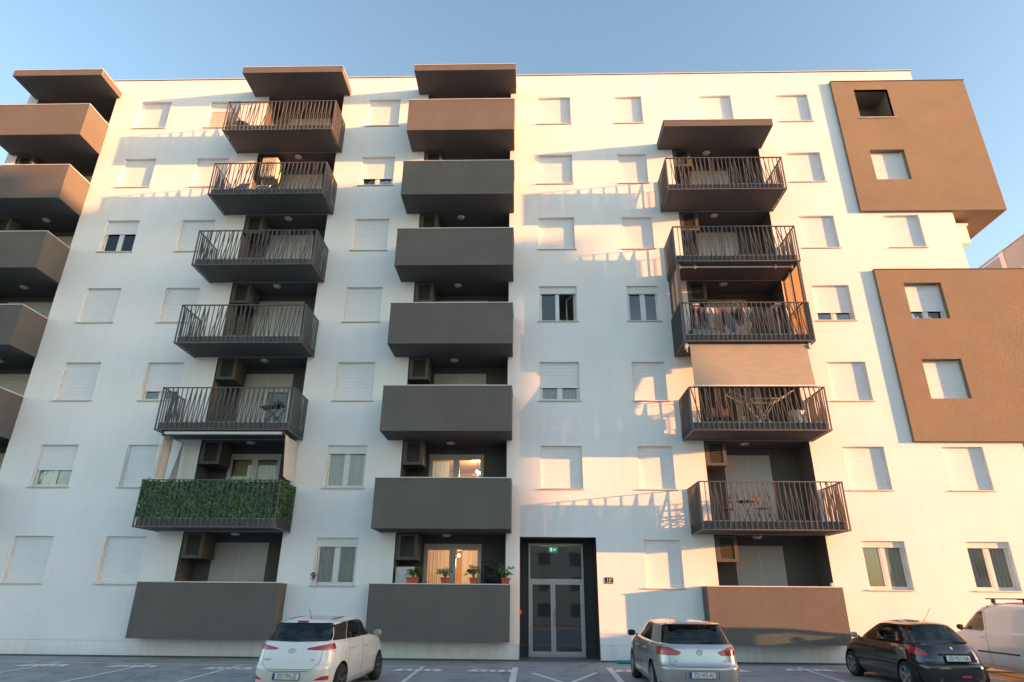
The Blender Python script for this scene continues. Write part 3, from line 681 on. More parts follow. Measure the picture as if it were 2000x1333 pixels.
# ---- foliage helpers
def leaves(n, fn, size, rng, mat, name='foliage', parent=None, fold=True, smooth=False):
    m = MB()
    for q in range(n):
        p, nr = fn(rng); p = Vector(p); a = Vector((rng.uniform(-1, 1), rng.uniform(-1, 1), rng.uniform(-.6, 1))).normalized()
        nr = (Vector(nr)+Vector((rng.uniform(-1, 1), rng.uniform(-1, 1), rng.uniform(-1, 1)))*.7).normalized()
        b = nr.cross(a).normalized(); a = b.cross(nr); s = size*rng.uniform(.6, 1.3)
        m.add([p-a*s*.6, p+b*s*.32-nr*s*.1, p+a*s*.6, p-b*s*.32-nr*s*.1], [(0, 1, 2), (0, 2, 3)])
    return part(name, m, mat, parent)
rng = random.Random(5)
PX = [(-3.585, .38, 'first from the left'), (-2.58, .27, 'second from the left'), (-1.70, .25, 'third from the left'), (-.72, .26, 'rightmost')]
WHAT = ['wide terracotta trough with a bushy green plant', 'terracotta pot with a thin greyish spreading plant', 'terracotta pot with a tall pointed green plant', 'terracotta pot with trailing pale green stems']
for (x, wd, pos), what in zip(PX, WHAT):
    idx = PX.index((x, wd, pos))
    t = root('flower_pot', (x, -.60, 2.161), f'{what}, {pos} on the parapet', 'potted plant', 'potted plants on the ground floor parapet')
    h = .17; pm = MB(); a, b = wd/2*.82, wd/2
    pm.add([(-a, -.07, 0), (a, -.07, 0), (a, .07, 0), (-a, .07, 0), (-b, -.09, h), (b, -.09, h), (b, .09, h), (-b, .09, h)], [(3, 2, 1, 0), (0, 1, 5, 4), (1, 2, 6, 5), (2, 3, 7, 6), (3, 0, 4, 7)])
    pm.box(-b-.012, b+.012, -.102, -.088, h-.03, h+.004).box(-b-.012, b+.012, .088, .102, h-.03, h+.004).box(-b-.012, -b+.004, -.088, .088, h-.03, h+.004).box(b-.004, b+.012, -.088, .088, h-.03, h+.004)
    part('pot', pm, 'terracotta', t); part('soil', MB().quad((-b, -.088, h-.02), (b, -.088, h-.02), (b, .088, h-.02), (-b, .088, h-.02)), 'soil', t)
    spread = (.42, .48, .40, .46)[idx]; hi = (.32, .30, .44, .42)[idx]
    stems = []; sm = MB()
    for q in range(16):
        an = rng.uniform(0, 6.28); r = spread*rng.uniform(.3, 1)*(.85 if idx != 3 else 1); zz = h+hi*rng.uniform(.25, 1)*(1-.55*(r/spread)**2)
        e = Vector((math.cos(an)*r*(1.0), math.sin(an)*r*.45, zz)); c = Vector((e.x*.35, e.y*.35, h+zz*.6))
        pts = [Vector((e.x*.05, 0, h-.02)), c, e]; stems.append(pts); sm.tube(pts, .005, 4)
    part('stem', sm, 'leafdark', t)
    def fn(r, stems=stems):
        s = r.choice(stems); u = r.uniform(.25, 1.05); p = s[0].lerp(s[1], u*2) if u < .5 else s[1].lerp(s[2], (u-.5)*2)
        return p+Vector((r.gauss(0, .035), r.gauss(0, .03), r.gauss(0, .03))), (0, -.3, 1)
    tag(leaves((260, 190, 240, 210)[idx], fn, .062, rng, ('leaf', 'leafgrey', 'leaf', 'leaf2')[idx], parent=t), kind='stuff')
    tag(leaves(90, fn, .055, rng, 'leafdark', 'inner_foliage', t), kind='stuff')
# purple orchid on the sill
t = root('orchid', (-6.85, -.0, 2.098), 'small purple flower in a white pot on a ground floor window sill', 'potted flower')
part('pot', MB().lathe((0, .03, 0), [(0, 0), (.055, 0), (.07, .13), (.062, .13), (.06, .11), (0, .11)], 14), 'ceramic', t)
part('stem', MB().tube([(0, .03, .1), (.02, .03, .25), (-.02, .02, .34)], .006, 5).tube([(0, .03, .1), (-.05, .02, .2), (-.06, .0, .29)], .005, 5), 'leaf', t)
tag(leaves(60, lambda r: ((r.gauss(-.01, .05), r.gauss(.0, .03), r.gauss(.29, .045)), (0, -1, 0)), .055, rng, 'purple', 'blossom', t), kind='stuff')

# leaf screen behind the railing of the first floor balcony on the left
z0 = zb(2)
t = root('leaf_screen', (-10.0, -1.41, z0+.27), 'dense artificial leaf hedge tied behind the railing of the first floor balcony', 'hedge screen')
def sf(r):
    L = 4.28+1.25*2; s = r.uniform(0, L); z = r.uniform(0.0, 1.12)+(abs(r.gauss(0, .06)) if r.random() < .12 else 0)
    if s < 1.25: p = (-2.20+r.gauss(0, .025), s, z); n = (-1, 0, 0)
    elif s < 1.25+4.28: p = (-2.14+(s-1.25), r.gauss(0, .02), z); n = (0, -1, 0)
    else: p = (2.20+r.gauss(0, .03), s-5.53, z); n = (1, 0, 0)
    return p, n
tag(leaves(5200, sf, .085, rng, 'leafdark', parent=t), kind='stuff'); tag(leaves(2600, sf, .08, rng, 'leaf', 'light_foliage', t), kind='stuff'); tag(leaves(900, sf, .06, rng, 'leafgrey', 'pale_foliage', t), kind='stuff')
part('backing_net', MB().box(-2.1, 2.1, .045, .05, 0, 1.1).box(-2.11, -2.1, .05, 1.25, 0, 1.1).box(2.1, 2.11, .05, 1.25, 0, 1.1), 'leafdark', t)

# awning with side cloths, first floor left
zc = zb(3)
t = root('awning_with_side_cloths', (-10.0, -1.30, zc-.09), 'rolled up awning bar with hanging off white side cloths above the leaf hedge', 'awning')
part('cassette', MB().bevbox(-1.90, 2.0, -.07, .06, -.05, .04, .015), 'white_metal', t)
part('bracket', MB().box(-1.96, -1.9, -.08, .1, -.09, .08), 'dark_metal', t); part('bracket', MB().box(2.0, 2.06, -.08, .1, -.09, .08), 'dark_metal', t)
part('side_rail', MB().bar((-1.93, .0, -.06), (-1.93, 1.27, -.03), .03).bar((-1.98, -.02, -.06), (-2.02, .02, -1.42), .022), 'white_metal', t)
def cl(x, y0, y1, zt, zbt, lean=0, amp=.03, top_y=None):
    def fn(u, v):
        y = y0+(y1-y0)*u; a = amp*math.sin(u*9+1)*(1.1-v*.5)
        return (x+lean*(1-v)+a, y, zbt+(zt-zbt)*v)
    return MB().grid(fn, 20, 6)
part('cloth', cl(-1.93, .0, .62, -.04, -1.40, -.03), 'sidecloth', t, smooth=True)
def fold(u, v): return (-1.93+.02*math.sin(u*7), .62+(.5)*(1-(1-u)*(1-.75*v)), -1.40+1.36*v)
part('cloth', MB().grid(lambda u, v: (-1.92+.03*math.sin(u*8+v*2), .78+.46*(1-(1-u)*(1-.8*v)), -1.40+1.36*v), 14, 8), 'sidecloth', t, smooth=True)
part('cloth', cl(2.07, .0, 1.25, -.04, -1.40, .10, .035), 'sidecloth', t, smooth=True)
part('string', MB().bar((2.14, 1.2, -.05), (2.18, 1.2, -1.38), .008), 'white_metal', t)

# sun awning, third floor right: from slab of 4th down to rail of 3rd
zc = zb(4)
t = root('sun_awning', (7.4, -1.3, zc-.08), 'lowered beige sun awning hanging over the railed second floor balcony', 'awning')
A, B = 1.95, 1.93
part('cloth', MB().grid(lambda u, v: (-A+2*A*u-.06*(1-v)*1, -.26*(1-v)+.02*math.sin(v*3.1)-.02, -1.52+1.50*v), 24, 8), 'awning', t, smooth=True)
part('roller', MB().tube([(-A-.06, 0, .0), (A+.04, 0, .0)], .045, 10), 'alu', t)
part('bottom_bar', MB().bevbox(-A-.10, A-.03, -.31, -.26, -1.56, -1.51, .01), 'white_metal', t)
part('bracket', MB().box(-A-.16, -A-.08, -.07, .09, -.12, .08).bar((-A-.1, 0, -.1), (-A-.1, 0, -.25), .03), 'white_metal', t); part('bracket', MB().box(A+.05, A+.12, -.07, .09, -.12, .08), 'white_metal', t)

# screened frame of the laundry balcony
zc = zb(5); z0 = zb(4)
M['greycloth'] = cloth('grey screen cloth', (.16, .17, .18), .25)
t = root('balcony_side_screens', (7.4, -1.5, z0), 'dark frame with tan cloth side screens enclosing the third floor laundry balcony', 'balcony screen')
H = zc-z0-.02; X = 2.12
for sx in (-1, 1):
    fr = MB(); fr.box(sx*X-.045, sx*X+.045, .03, .12, .0, H).box(sx*X-.03, sx*X+.03, 1.38, 1.46, .27, H).box(sx*X-.03, sx*X+.03, .72, .77, .27, H).box(sx*X-.03, sx*X+.03, .12, 1.38, 1.50, 1.55).box(sx*X-.03, sx*X+.03, .12, 1.38, H-.06, H)
    part('frame', fr, 'rail', t)
part('cloth', MB().grid(lambda u, v: (X+.01*math.sin(u*14), .13+1.24*u, .30+(H-.4)*v), 16, 4), 'orangecloth', t, smooth=True)
part('cloth', MB().grid(lambda u, v: (-X+.01*math.sin(u*14), .13+1.24*u, .30+(H-.4)*v), 16, 4), 'greycloth', t, smooth=True)
part('pull_rod', MB().tube([(X-.22, .42, H-.25), (X-.16, .55, 1.3)], .018, 8), 'white_metal', t)
t = root('awning_roller', (7.38, -1.22, zc-.09), 'thin white rolled awning tube under the slab above the laundry balcony', 'awning')
part('tube', MB().tube([(-1.95, 0, 0), (1.98, 0, 0)], .028, 8), 'white_metal', t)
for a in (-1.99, -1.45, 1.40, 1.98): part('bracket', MB().box(a, a+.045, -.04, .05, -.06, .09), 'white_metal', t)

# drying racks
def airer(name, loc, lab, mat, wing=.5, L=1.25, rz=0, h=.92, up=.28):
    t = root(name, loc, lab, 'drying rack', rz=rz); W = .27
    fm = MB()
    for s in (-1, 1):
        y = s*W
        fm.tube([(-L/2, y, h), (L/2, y, h)], .013, 5).tube([(-L/2, y, h), (-L/2-wing, y, h+up)], .012, 5).tube([(L/2, y, h), (L/2+wing, y, h+up)], .012, 5)
        fm.tube([(-L/2+.12, y, h), (L/2-.35, y, 0)], .014, 5).tube([(L/2-.12, y, h), (-L/2+.35, y, 0)], .014, 5)
    for x, z in ((-L/2, h), (L/2, h), (-L/2-wing, h+up), (L/2+wing, h+up), (L/2-.35, .0), (-L/2+.35, 0)): fm.tube([(x, -W, z), (x, W, z)], .013, 5)
    part('frame', fm, mat, t)
    wm = MB()
    for q in range(1, 9):
        x = -L/2+L*q/9; wm.bar((x, -W, h), (x, W, h), .006)
    for q in range(1, 5):
        u = q/5
        for s in (-1, 1): wm.bar((s*(L/2+wing*u), -W, h+up*u), (s*(L/2+wing*u), W, h+up*u), .006)
    tag(part('wires', wm, mat, t), kind='stuff')
    return t
airer('drying_rack', (7.75, -.75, zb(3)+.27), 'white folding clothes rack with raised wings, empty, on the second floor balcony', 'white_metal', wing=.48, L=1.1)
airer('drying_rack', (-18.75, -.55, zb(4)+.27), 'teal and white folding clothes rack on a far left solid balcony', 'teal', wing=.35, L=.7, h=1.15, up=.25)
# laundry on a rack
zf = zb(4)+.27
t = root('laundry_rack', (7.4, -.85, zf), 'tall laundry rack with two white posts behind the crowded third floor railing', 'drying rack')
part('post', MB().bevbox(-1.53, -1.47, -.03, .03, 0, 1.33, .008), 'white_metal', t); part('post', MB().bevbox(1.30, 1.36, -.03, .03, 0, 1.33, .008), 'white_metal', t)
part('arm', MB().box(-1.62, -1.38, -.2, .2, 1.29, 1.33), 'white_metal', t); part('arm', MB().box(1.21, 1.45, -.2, .2, 1.29, 1.33), 'white_metal', t)
part('line', MB().tube([(-1.5, -.12, 1.2), (1.33, -.12, 1.2)], .006, 4), 'white_metal', t); part('line', MB().tube([(-1.5, .12, 1.22), (1.33, .12, 1.22)], .006, 4), 'white_metal', t)
GC = [('navy blue', (.05, .06, .13)), ('pale grey', (.36, .37, .39)), ('white', (.55, .56, .58)), ('dusty pink', (.40, .27, .29)), ('dark red', (.25, .07, .08)), ('faded blue', (.18, .22, .30)), ('black', (.03, .03, .035)), ('lilac', (.28, .26, .34)), ('cream', (.5, .43, .33)), ('charcoal', (.12, .12, .14)), ('rust orange', (.38, .19, .10)), ('dark green', (.05, .09, .07)), ('grey blue', (.20, .24, .28)), ('peach', (.5, .33, .24))]
gx = -1.40
for q, (nm, col) in enumerate(GC):
    M['g'+nm] = cloth('garment '+nm, col, .25)
    wd = rng.uniform(.20, .34); ln = rng.uniform(.40, .92); ph = rng.uniform(0, 6); shirt = q % 2 == 0
    def fn(u, v, wd=wd, ln=ln, ph=ph, shirt=shirt):
        ww = wd*(1.0+(.35 if shirt and v > .75 else 0))*(1-.10*v)
        return ((u-.5)*ww+.03*math.sin(v*5+ph), .03*math.sin(u*9+ph)*(1.3-v)+.02*math.sin(v*6+ph), -ln*(1-v)*(1+.12*math.sin(u*6+ph))+.02*math.sin(u*5+ph))
    o = part('garment', MB().grid(fn, 12, 8), 'g'+nm, None, (7.4+gx+wd/2, -.97+(.24 if q % 3 == 1 else 0), zf+1.2), smooth=True)
    tag(o, f'{nm} {"shirt" if shirt else "cloth"} hanging on the laundry line of the third floor balcony', 'laundry', 'washing on the third floor line')
    gx += wd*.70
t = root('storage_box', (6.15, -.7, zf), 'grey plastic storage box with a folded blanket, left end of the laundry balcony', 'box')
part('box', MB().bevbox(-.45, .4, -.22, .22, 0, .42, .02), 'greywall', t); part('lid', MB().bevbox(-.47, .42, -.24, .24, .42, .47, .015), 'plategrey', t); part('blanket', MB().bevbox(-.35, .1, -.18, .16, .47, .60, .04), 'gfaded blue', t)
# furniture
def bistro_chair(loc, lab, rz):
    t = root('bistro_chair', loc, lab, 'chair', 'folding bistro chairs', rz)
    lg = MB()
    for s in (-1, 1):
        lg.tube([(s*.19, .17, 0), (s*.19, -.12, .44)], .011, 5).tube([(s*.19, -.2, 0), (s*.19, .16, .44), (s*.18, .24, .86)], .011, 5)
    lg.tube([(-.18, .24, .86), (.18, .24, .86)], .011, 5)
    part('frame', lg, 'dark_metal', t)
    for q in range(5): part('slat', cached('bslat', lambda: MB().box(-.2, .2, 0, .055, 0, .016).mesh('slat', 'brown')), None, t, (0, -.17+q*.07, .445))
    for q in range(2): part('back_slat', cached('bbslat', lambda: MB().box(-.19, .19, 0, .015, 0, .06).mesh('back_slat', 'brown')), None, t, (0, .215+q*.012, .62+q*.14))
    return t
z0 = zb(2)+.265
bistro_chair((6.35, -.45, z0), 'dark folding bistro chair left of the small round table on the first floor', R_(150))
bistro_chair((7.35, -.75, z0), 'dark folding bistro chair in front right of the small round table on the first floor', R_(15))
t = root('bistro_table', (6.95, -.45, z0), 'small round dark bistro table on the first floor railed balcony', 'table')
part('table_top', MB().lathe((0, 0, .70), [(0, .02), (.30, .02), (.30, 0), (0, 0)], 20), 'dark_metal', t)
part('leg', MB().tube([(-.2, 0, 0), (.18, 0, .7)], .012, 5).tube([(.2, 0, 0), (-.18, 0, .7)], .012, 5).tube([(-.15, -.15, 0), (-.15, .15, 0)], .01, 5), 'dark_metal', t)
z3 = zb(3)+.265
t = root('slatted_bench', (6.35, -.75, z3), 'low brown wicker bench at the left end of the second floor balcony', 'bench')
part('seat', MB().box(-.35, .35, -.2, .2, .30, .36), 'brown', t); part('backrest', MB().box(-.35, .35, .16, .20, .36, .70), 'brown', t)
for a, b in ((-.33, -.18), (.29, -.18), (-.33, .14), (.29, .14)): part('leg', MB().box(a, a+.04, b, b+.04, 0, .30), 'brown', t)
t = root('cardboard_crate', (7.05, -.8, z3), 'small tan crate beside the brown bench on the second floor balcony', 'crate')
part('crate', MB().box(-.16, .16, -.14, .14, 0, .24, 't').inbox(-.15, .15, -.13, .13, .02, .24, 't'), 'cardboard', t); part('contents', MB().bevbox(-.11, .08, -.1, .1, .03, .34, .03), 'curtain2', t)
t = root('laundry_basket', (8.85, -.8, z3), 'white ribbed laundry basket near the right end of the second floor balcony', 'basket')
bm_ = MB().lathe((0, 0, 0), [(0, 0.01), (.19, .01), (.25, .50), (.27, .50), (.27, .52), (.24, .52), (.18, .03)], 18)
part('basket', bm_, 'white_metal', t)
rb = MB()
for q in range(18): a = q*6.283/18; rb.bar((.195*math.cos(a), .195*math.sin(a), .02), (.256*math.cos(a), .256*math.sin(a), .5), .014)
tag(part('ribs', rb, 'leafgrey', t), kind='stuff')
# left column
t = root('folding_table', (-8.55, -.85, zb(3)+.265), 'small dark green folding table at the right end of the second floor balcony', 'table')
part('table_top', MB().box(-.38, .38, -.22, .22, .66, .685), 'leafdark', t, rot=(0, R_(-8), 0)); part('leg', MB().bar((-.3, -.2, 0), (.3, -.2, .66), .025).bar((.3, -.2, 0), (-.3, -.2, .66), .025).bar((-.3, .2, 0), (.3, .2, .66), .025).bar((.3, .2, 0), (-.3, .2, .66), .025), 'dark_metal', t)
tag(leaves(70, lambda r: ((r.gauss(0, .12), r.gauss(0, .08), r.gauss(.78, .07)), (0, 0, 1)), .09, rng, 'leafdark', 'plant', t), kind='stuff')
t = root('deck_chair', (-11.45, -.75, zb(6)+.265), 'blue canvas deck chair at the left end of the fifth floor balcony', 'chair')
part('canvas', MB().grid(lambda u, v: (-.24+.48*u, -.3+.75*v, .28+.75*v*v+.03*math.sin(v*3)), 4, 10), 'denim', t, smooth=True)
part('frame', MB().tube([(-.26, -.35, .3), (-.26, .4, .02)], .016, 5).tube([(.26, -.35, .3), (.26, .4, .02)], .016, 5).tube([(-.26, -.3, 0), (-.26, .48, 1.06)], .016, 5).tube([(.26, -.3, 0), (.26, .48, 1.06)], .016, 5).tube([(-.26, .48, 1.06), (.26, .48, 1.06)], .016, 5), 'white_metal', t)
c2 = copy_thing(t, (-10.75, -.6, zb(6)+.265), 'blue canvas deck chair nearer the air conditioning unit on the fifth floor balcony')
t = root('wicker_armchair', (-10.95, -.35, zb(7)+.265), 'tan wicker armchair on the top floor railed balcony at left', 'chair')
part('seat', MB().bevbox(-.28, .28, -.28, .25, .12, .42, .03), 'curtain2', t); part('backrest', MB().bevbox(-.28, .28, .22, .30, .42, .95, .03), 'curtain2', t)
part('armrest', MB().bevbox(-.33, -.27, -.28, .25, .1, .64, .02), 'brown', t); part('armrest', MB().bevbox(.27, .33, -.28, .25, .1, .64, .02), 'brown', t)
t = root('wash_basket', (-11.75, -.9, zb(7)+.265), 'dark blue plastic tub standing at the left corner of the top floor balcony', 'tub')
part('tub', MB().lathe((0, 0, 0), [(0, 0.01), (.2, .01), (.26, .45), (.28, .45), (.25, .44), (.19, .03)], 16), 'denim', t)
# ground floor middle balcony: white appliance, dark golf-bag like stroller
zg = zb(1)+.265
t = root('freezer', (-3.98, .42, zg), 'white refrigerator standing in the left corner of the ground floor recess', 'fridge')
part('body', MB().bevbox(-.30, .30, -.28, .28, .02, 1.86, .02), 'appliance', t); part('handle', MB().box(-.26, -.24, -.31, -.285, .9, 1.4), 'alu', t); part('door_gap', MB().box(-.301, .301, -.284, -.25, 1.28, 1.285), 'dark_metal', t)
t = root('folded_pushchair', (-1.15, .3, zg), 'dark folded pushchair leaning at the right end of the ground floor recess', 'pushchair')
part('frame', MB().tube([(-.35, 0, 1.95), (-.18, -.05, 1.0), (-.05, -.1, .1)], .02, 6).tube([(-.4, .1, 2.02), (-.1, .12, 2.08), (.2, .1, 1.85), (.3, .08, 1.4)], .018, 6), 'dark_metal', t)
part('hood', MB().grid(lambda u, v: (-.3+.6*u, .15-.12*math.sin(v*3.14), 1.2+.75*v*(1-.35*u)), 8, 6), 'trim', t, smooth=True)
for a in (-.12, .15): part('wheel', MB().lathe((a, -.1, .13), [(.0, -.02), (.12, -.02), (.13, 0), (.12, .02), (0, .02)], 14, 'x'), 'rubber', t)
# lit lamps inside the two warm rooms
def pendant(loc, lab, drops):
    t = root('pendant_lamp', loc, lab, 'pendant lamp')
    for x, y, z in drops:
        part('bulb', MB().lathe((x, y, z), [(.0, -.05), (.035, -.035), (.05, 0), (.035, .035), (0, .05)], 10), 'bulb', t, smooth=True); part('cord', MB().bar((x, y, z+.05), (x, y, .0), .012), 'dark_metal', t)
    return t
zt1 = zb(2)-.15
pendant((-2.35, 3.0, zt1), 'lit pendant lamp with several bare bulbs behind the ground floor balcony door', [(-.1, -1.1, -.42), (.55, .2, -.35), (.78, .8, -.40)])
pendant((-1.95, 2.6, zb(3)-.15), 'lit cluster pendant lamp inside the first floor room of the middle column', [(0, 0, -.42), (.12, .05, -.47), (.05, -.1, -.5)])
for nm, loc, e in (('room_light', (-2.3, 2.9, zt1-.6), 34), ('room_light', (-2.0, 2.6, zb(3)-.75), 30)):
    ld = bpy.data.lights.new(nm, 'POINT'); ld.energy = e; ld.color = (1, .62, .34); ld.shadow_soft_size = .15
    put(nm, ld, None, loc)
t = root('rolled_mat', (2.85, -.42, -.01), 'teal rolled mat lying on the ground at the wall foot behind the silver car', 'rolled mat')
part('roll', MB().tube([(-.28, 0, .06), (1.1, 0, .06)], .05, 12), 'teal', t)
t = root('white_cup', (9.15, -.55, 2.161), 'tiny white cup at the right end of the sunlit ground floor parapet', 'cup')
part('cup', MB().lathe((0, 0, 0), [(0, 0), (.035, 0), (.045, .10), (.04, .10), (.035, .01)], 12), 'ceramic', t); part('saucer', MB().lathe((.0, 0, 0), [(0, .002), (.07, .004), (.075, .012)], 12), 'ceramic', t)
# ---------------------------------------------------------------- cars
def ring(lv, N, zf):
    z, yr, yf, hw, n = lv; yc, a = (yr+yf)/2, (yf-yr)/2; out = []
    for k in range(N):
        t = 2*math.pi*(k+.5)/N; c, s = math.cos(t), math.sin(t)
        y = yc+a*math.copysign(abs(c)**(2/n), c); x = hw*math.copysign(abs(s)**(2/n), s)
        out.append(Vector((x, y, zf(x, y, z))))
    return out
def inpoly(p, poly):
    c = False; n = len(poly)
    for i in range(n):
        (x1, y1), (x2, y2) = poly[i], poly[(i+1) % n]
        if (y1 > p[1]) != (y2 > p[1]) and p[0] < (x2-x1)*(p[1]-y1)/(y2-y1)+x1: c = not c
    return c
def interp_levels(lv, sub=3):
    out = []
    def cr(a, b, c, d, t): return b+.5*t*((c-a)+t*(2*a-5*b+4*c-d+t*(3*(b-c)+d-a)))
    for i in range(len(lv)-1):
        p = [lv[max(i-1, 0)], lv[i], lv[i+1], lv[min(i+2, len(lv)-1)]]
        for s in range(sub):
            t = s/sub
            if i in SHARP or i+1 in SHARP: out.append(tuple(p[1][j]+(p[2][j]-p[1][j])*t for j in range(5)))
            else: out.append(tuple(cr(p[0][j], p[1][j], p[2][j], p[3][j], t) for j in range(5)))
    out.append(lv[-1]); return out
SHARP = set()
def car_body(levels, zf, sharp=(), N=112):
    global SHARP; SHARP = set(sharp)
    bm = bmesh.new(); prev = None
    for lv in interp_levels(levels):
        r = [bm.verts.new(p) for p in ring(lv, N, zf)]
        if prev:
            for k in range(N): bm.faces.new((prev[k], r[k], r[(k+1) % N], prev[(k+1) % N]))
        prev = r
    bm.faces.new(prev)
    bmesh.ops.recalc_face_normals(bm, faces=list(bm.faces))
    c = bm.faces[0]
    if c.normal.dot(c.calc_center_median()-Vector((0, 2, .8))) < 0: bmesh.ops.reverse_faces(bm, faces=list(bm.faces))
    return bm
def cut(bm, poly, view, test):
    """slice the body along each edge of a polygon drawn in a side ('yz') or rear ('xz') view"""
    n = len(poly)
    for i in range(n):
        (a, b), (c, d) = poly[i], poly[(i+1) % n]
        if view == 'yz': co = Vector((0, a, b)); no = Vector((0, -(d-b), c-a))
        else: co = Vector((a, 0, b)); no = Vector((-(d-b), 0, c-a))
        if no.length < 1e-6: continue
        m = .12; lo0, hi0 = min(p[0] for p in poly)-m, max(p[0] for p in poly)+m; lo1, hi1 = min(p[1] for p in poly)-m, max(p[1] for p in poly)+m
        fs = []
        for f in bm.faces:
            ce = f.calc_center_median()
            u = ce.y if view == 'yz' else ce.x
            if lo0 < u < hi0 and lo1 < ce.z < hi1 and test(ce, f.normal): fs.append(f)
        ge = list({v for f in fs for v in f.verts})+list({e for f in fs for e in f.edges})+fs
        bmesh.ops.bisect_plane(bm, geom=ge, plane_co=co, plane_no=no.normalized(), dist=1e-5)
def rounded(poly, r=.04, n=3):
    out = []; m = len(poly)
    for i in range(m):
        p0, p1, p2 = Vector(poly[i-1]), Vector(poly[i]), Vector(poly[(i+1) % m])
        a = (p0-p1); b = (p2-p1); rr = min(r, a.length*.45, b.length*.45); a.normalize(); b.normalize()
        A, B = p1+a*rr, p1+b*rr
        for k in range(n+1):
            t = k/n; q = A*(1-t)**2+p1*2*t*(1-t)+B*t*t; out.append((q.x, q.y))
    return out
def build_car(root_, bm, panels, wheels, wr, arch, paint, glassname='carglass'):
    """panels: (part name, material, view, polygon, test, parent-part)"""
    for yy in (.22, .40, .42, .45, .55, .62): bmesh.ops.bisect_plane(bm, geom=list(bm.verts)+list(bm.edges)+list(bm.faces), plane_co=(0, yy, 0), plane_no=(0, 1, 0), dist=1e-5)
    for nm, mt, view, poly, test in panels: cut(bm, poly, view, test)
    circ = []
    for wy in wheels:
        c = [(wy+arch*math.cos(R_(15*q)), wr+arch*math.sin(R_(15*q))) for q in range(24)]
        circ.append((wy, c)); cut(bm, c, 'yz', lambda ce, n: abs(ce.x) > .5 and ce.z < 1.0)
    bm.normal_update(); bm.verts.index_update(); bm.faces.ensure_lookup_table()
    vn = {v.index: v.normal.copy() for v in bm.verts}
    groups = {}
    for f in bm.faces:
        ce = f.calc_center_median(); key = 'body'
        if any(abs(ce.x) > .45 and inpoly((ce.y, ce.z), c) for wy, c in circ): continue
        for i, (nm, mt, view, poly, test) in enumerate(panels):
            if test(ce, f.normal) and inpoly((ce.y if view == 'yz' else ce.x, ce.z), poly): key = (i, 1 if ce.x > 0 else -1) if nm not in ('rear_window', 'windscreen', 'rear_trim', 'number_recess', 'bumper_insert') else (i, 0); break
        groups.setdefault(key, []).append(f)
    for key, fs in groups.items():
        ids = sorted({v.index for f in fs for v in f.verts}); mp = {j: k for k, j in enumerate(ids)}; bm.verts.ensure_lookup_table()
        me = bpy.data.meshes.new('panel'); me.from_pydata([bm.verts[j].co[:] for j in ids], [], [[mp[v.index] for v in f.verts] for f in fs]); me.update()
        me.polygons.foreach_set('use_smooth', [True]*len(me.polygons)); me.normals_split_custom_set_from_vertices([vn[j][:] for j in ids])
        nm, mt = ('body', paint) if key == 'body' else panels[key[0]][:2]
        me.materials.append(M[mt]); put(nm, me, root_)
    tree = BVHTree.FromBMesh(bm)
    # wheel housings
    for wy, c in circ:
        m = MB()
        for s in (-1, 1):
            prof = [(wy+(arch)*math.cos(a), wr+(arch)*math.sin(a)) for a in [R_(-30+10*q) for q in range(25)]]
            x0, x1 = s*.50, s*.82; m = MB()
            for p, q in zip(prof, prof[1:]): m.quad((x0, *p), (x0, *q), (x1, *q), (x1, *p))
            m.add([(x0, *p) for p in prof], [tuple(range(len(prof)))])
            part('wheel_housing', m, 'trim', root_)
    return tree
def wheel(root_, x, y, r, side, spokes, style='rim', wd=.205):
    t = part('wheel', MB().lathe((0, 0, 0), [(r*.62, -wd/2), (r*.90, -wd/2), (r*.985, -wd*.36), (r, 0), (r*.985, wd*.36), (r*.90, wd/2), (r*.62, wd/2)], 32, 'x'), 'rubber', root_, (x, y, r), smooth=True)
    s = side
    part('rim_barrel', MB().lathe((0, 0, 0), [(r*.66, s*wd*.5), (r*.64, s*wd*.42), (r*.60, s*wd*.1), (r*.2, -s*wd*.05), (0, -s*wd*.05)], 28, 'x'), 'rimdark', t, smooth=True)
    m = MB().lathe((0, 0, 0), [(r*.67, s*wd*.46), (r*.655, s*wd*.53), (r*.60, s*wd*.50), (r*.60, s*wd*.3)], 32, 'x').lathe((0, 0, 0), [(r*.17, s*wd*.2), (r*.16, s*wd*.44), (r*.05, s*wd*.46), (0, s*wd*.46)], 14, 'x')
    for k in range(spokes):
        a = 2*math.pi*k/spokes+.3
        for off in ((-.13, .13) if 'double' in style else (0,)):
            ca, sa = math.cos(a), math.sin(a); w0, w1 = (r*.07, r*.05) if 'double' in style else (r*.13, r*.10)
            p0 = Vector((0, ca*r*.12, sa*r*.12)); p1 = Vector((0, math.cos(a+off)*r*.63, math.sin(a+off)*r*.63)); tn = Vector((0, -sa, ca))
            v = []
            for p, w_, dx in ((p0, w0, .42), (p1, w1, .48)):
                for q in (-1, 1): v += [p+tn*w_*q+Vector((s*wd*dx, 0, 0)), p+tn*w_*q*1.15+Vector((s*wd*(dx-.16), 0, 0))]
            m.add(v, [(0, 2, 6, 4), (0, 4, 5, 1), (2, 3, 7, 6)])
    part('rim', m, 'rimdark' if style == 'darkdouble' else 'rim', t)
    return t
def hugging(tree, pts, r, frm, mat, root_, name, n=5, off=0.0):
    """a thin tube laid on the body along points given in a view; frm: '+x','-x','-y','+z' ray origin side"""
    d = {'+x': Vector((-1, 0, 0)), '-x': Vector((1, 0, 0)), '-y': Vector((0, 1, 0)), '+z': Vector((0, 0, -1))}[frm]; out = []
    for a, b in zip(pts, pts[1:]):
        st = max(2, int((Vector(b)-Vector(a)).length/.05))
        for k in range(st): out.append(Vector(a).lerp(Vector(b), k/st))
    out.append(Vector(pts[-1])); res = []
    for p in out:
        h = tree.ray_cast(p-d*3, d)
        if h[0]: res.append(h[0]-d*off)
    if len(res) > 1: part(name, MB().tube(res, r, n), mat, root_)
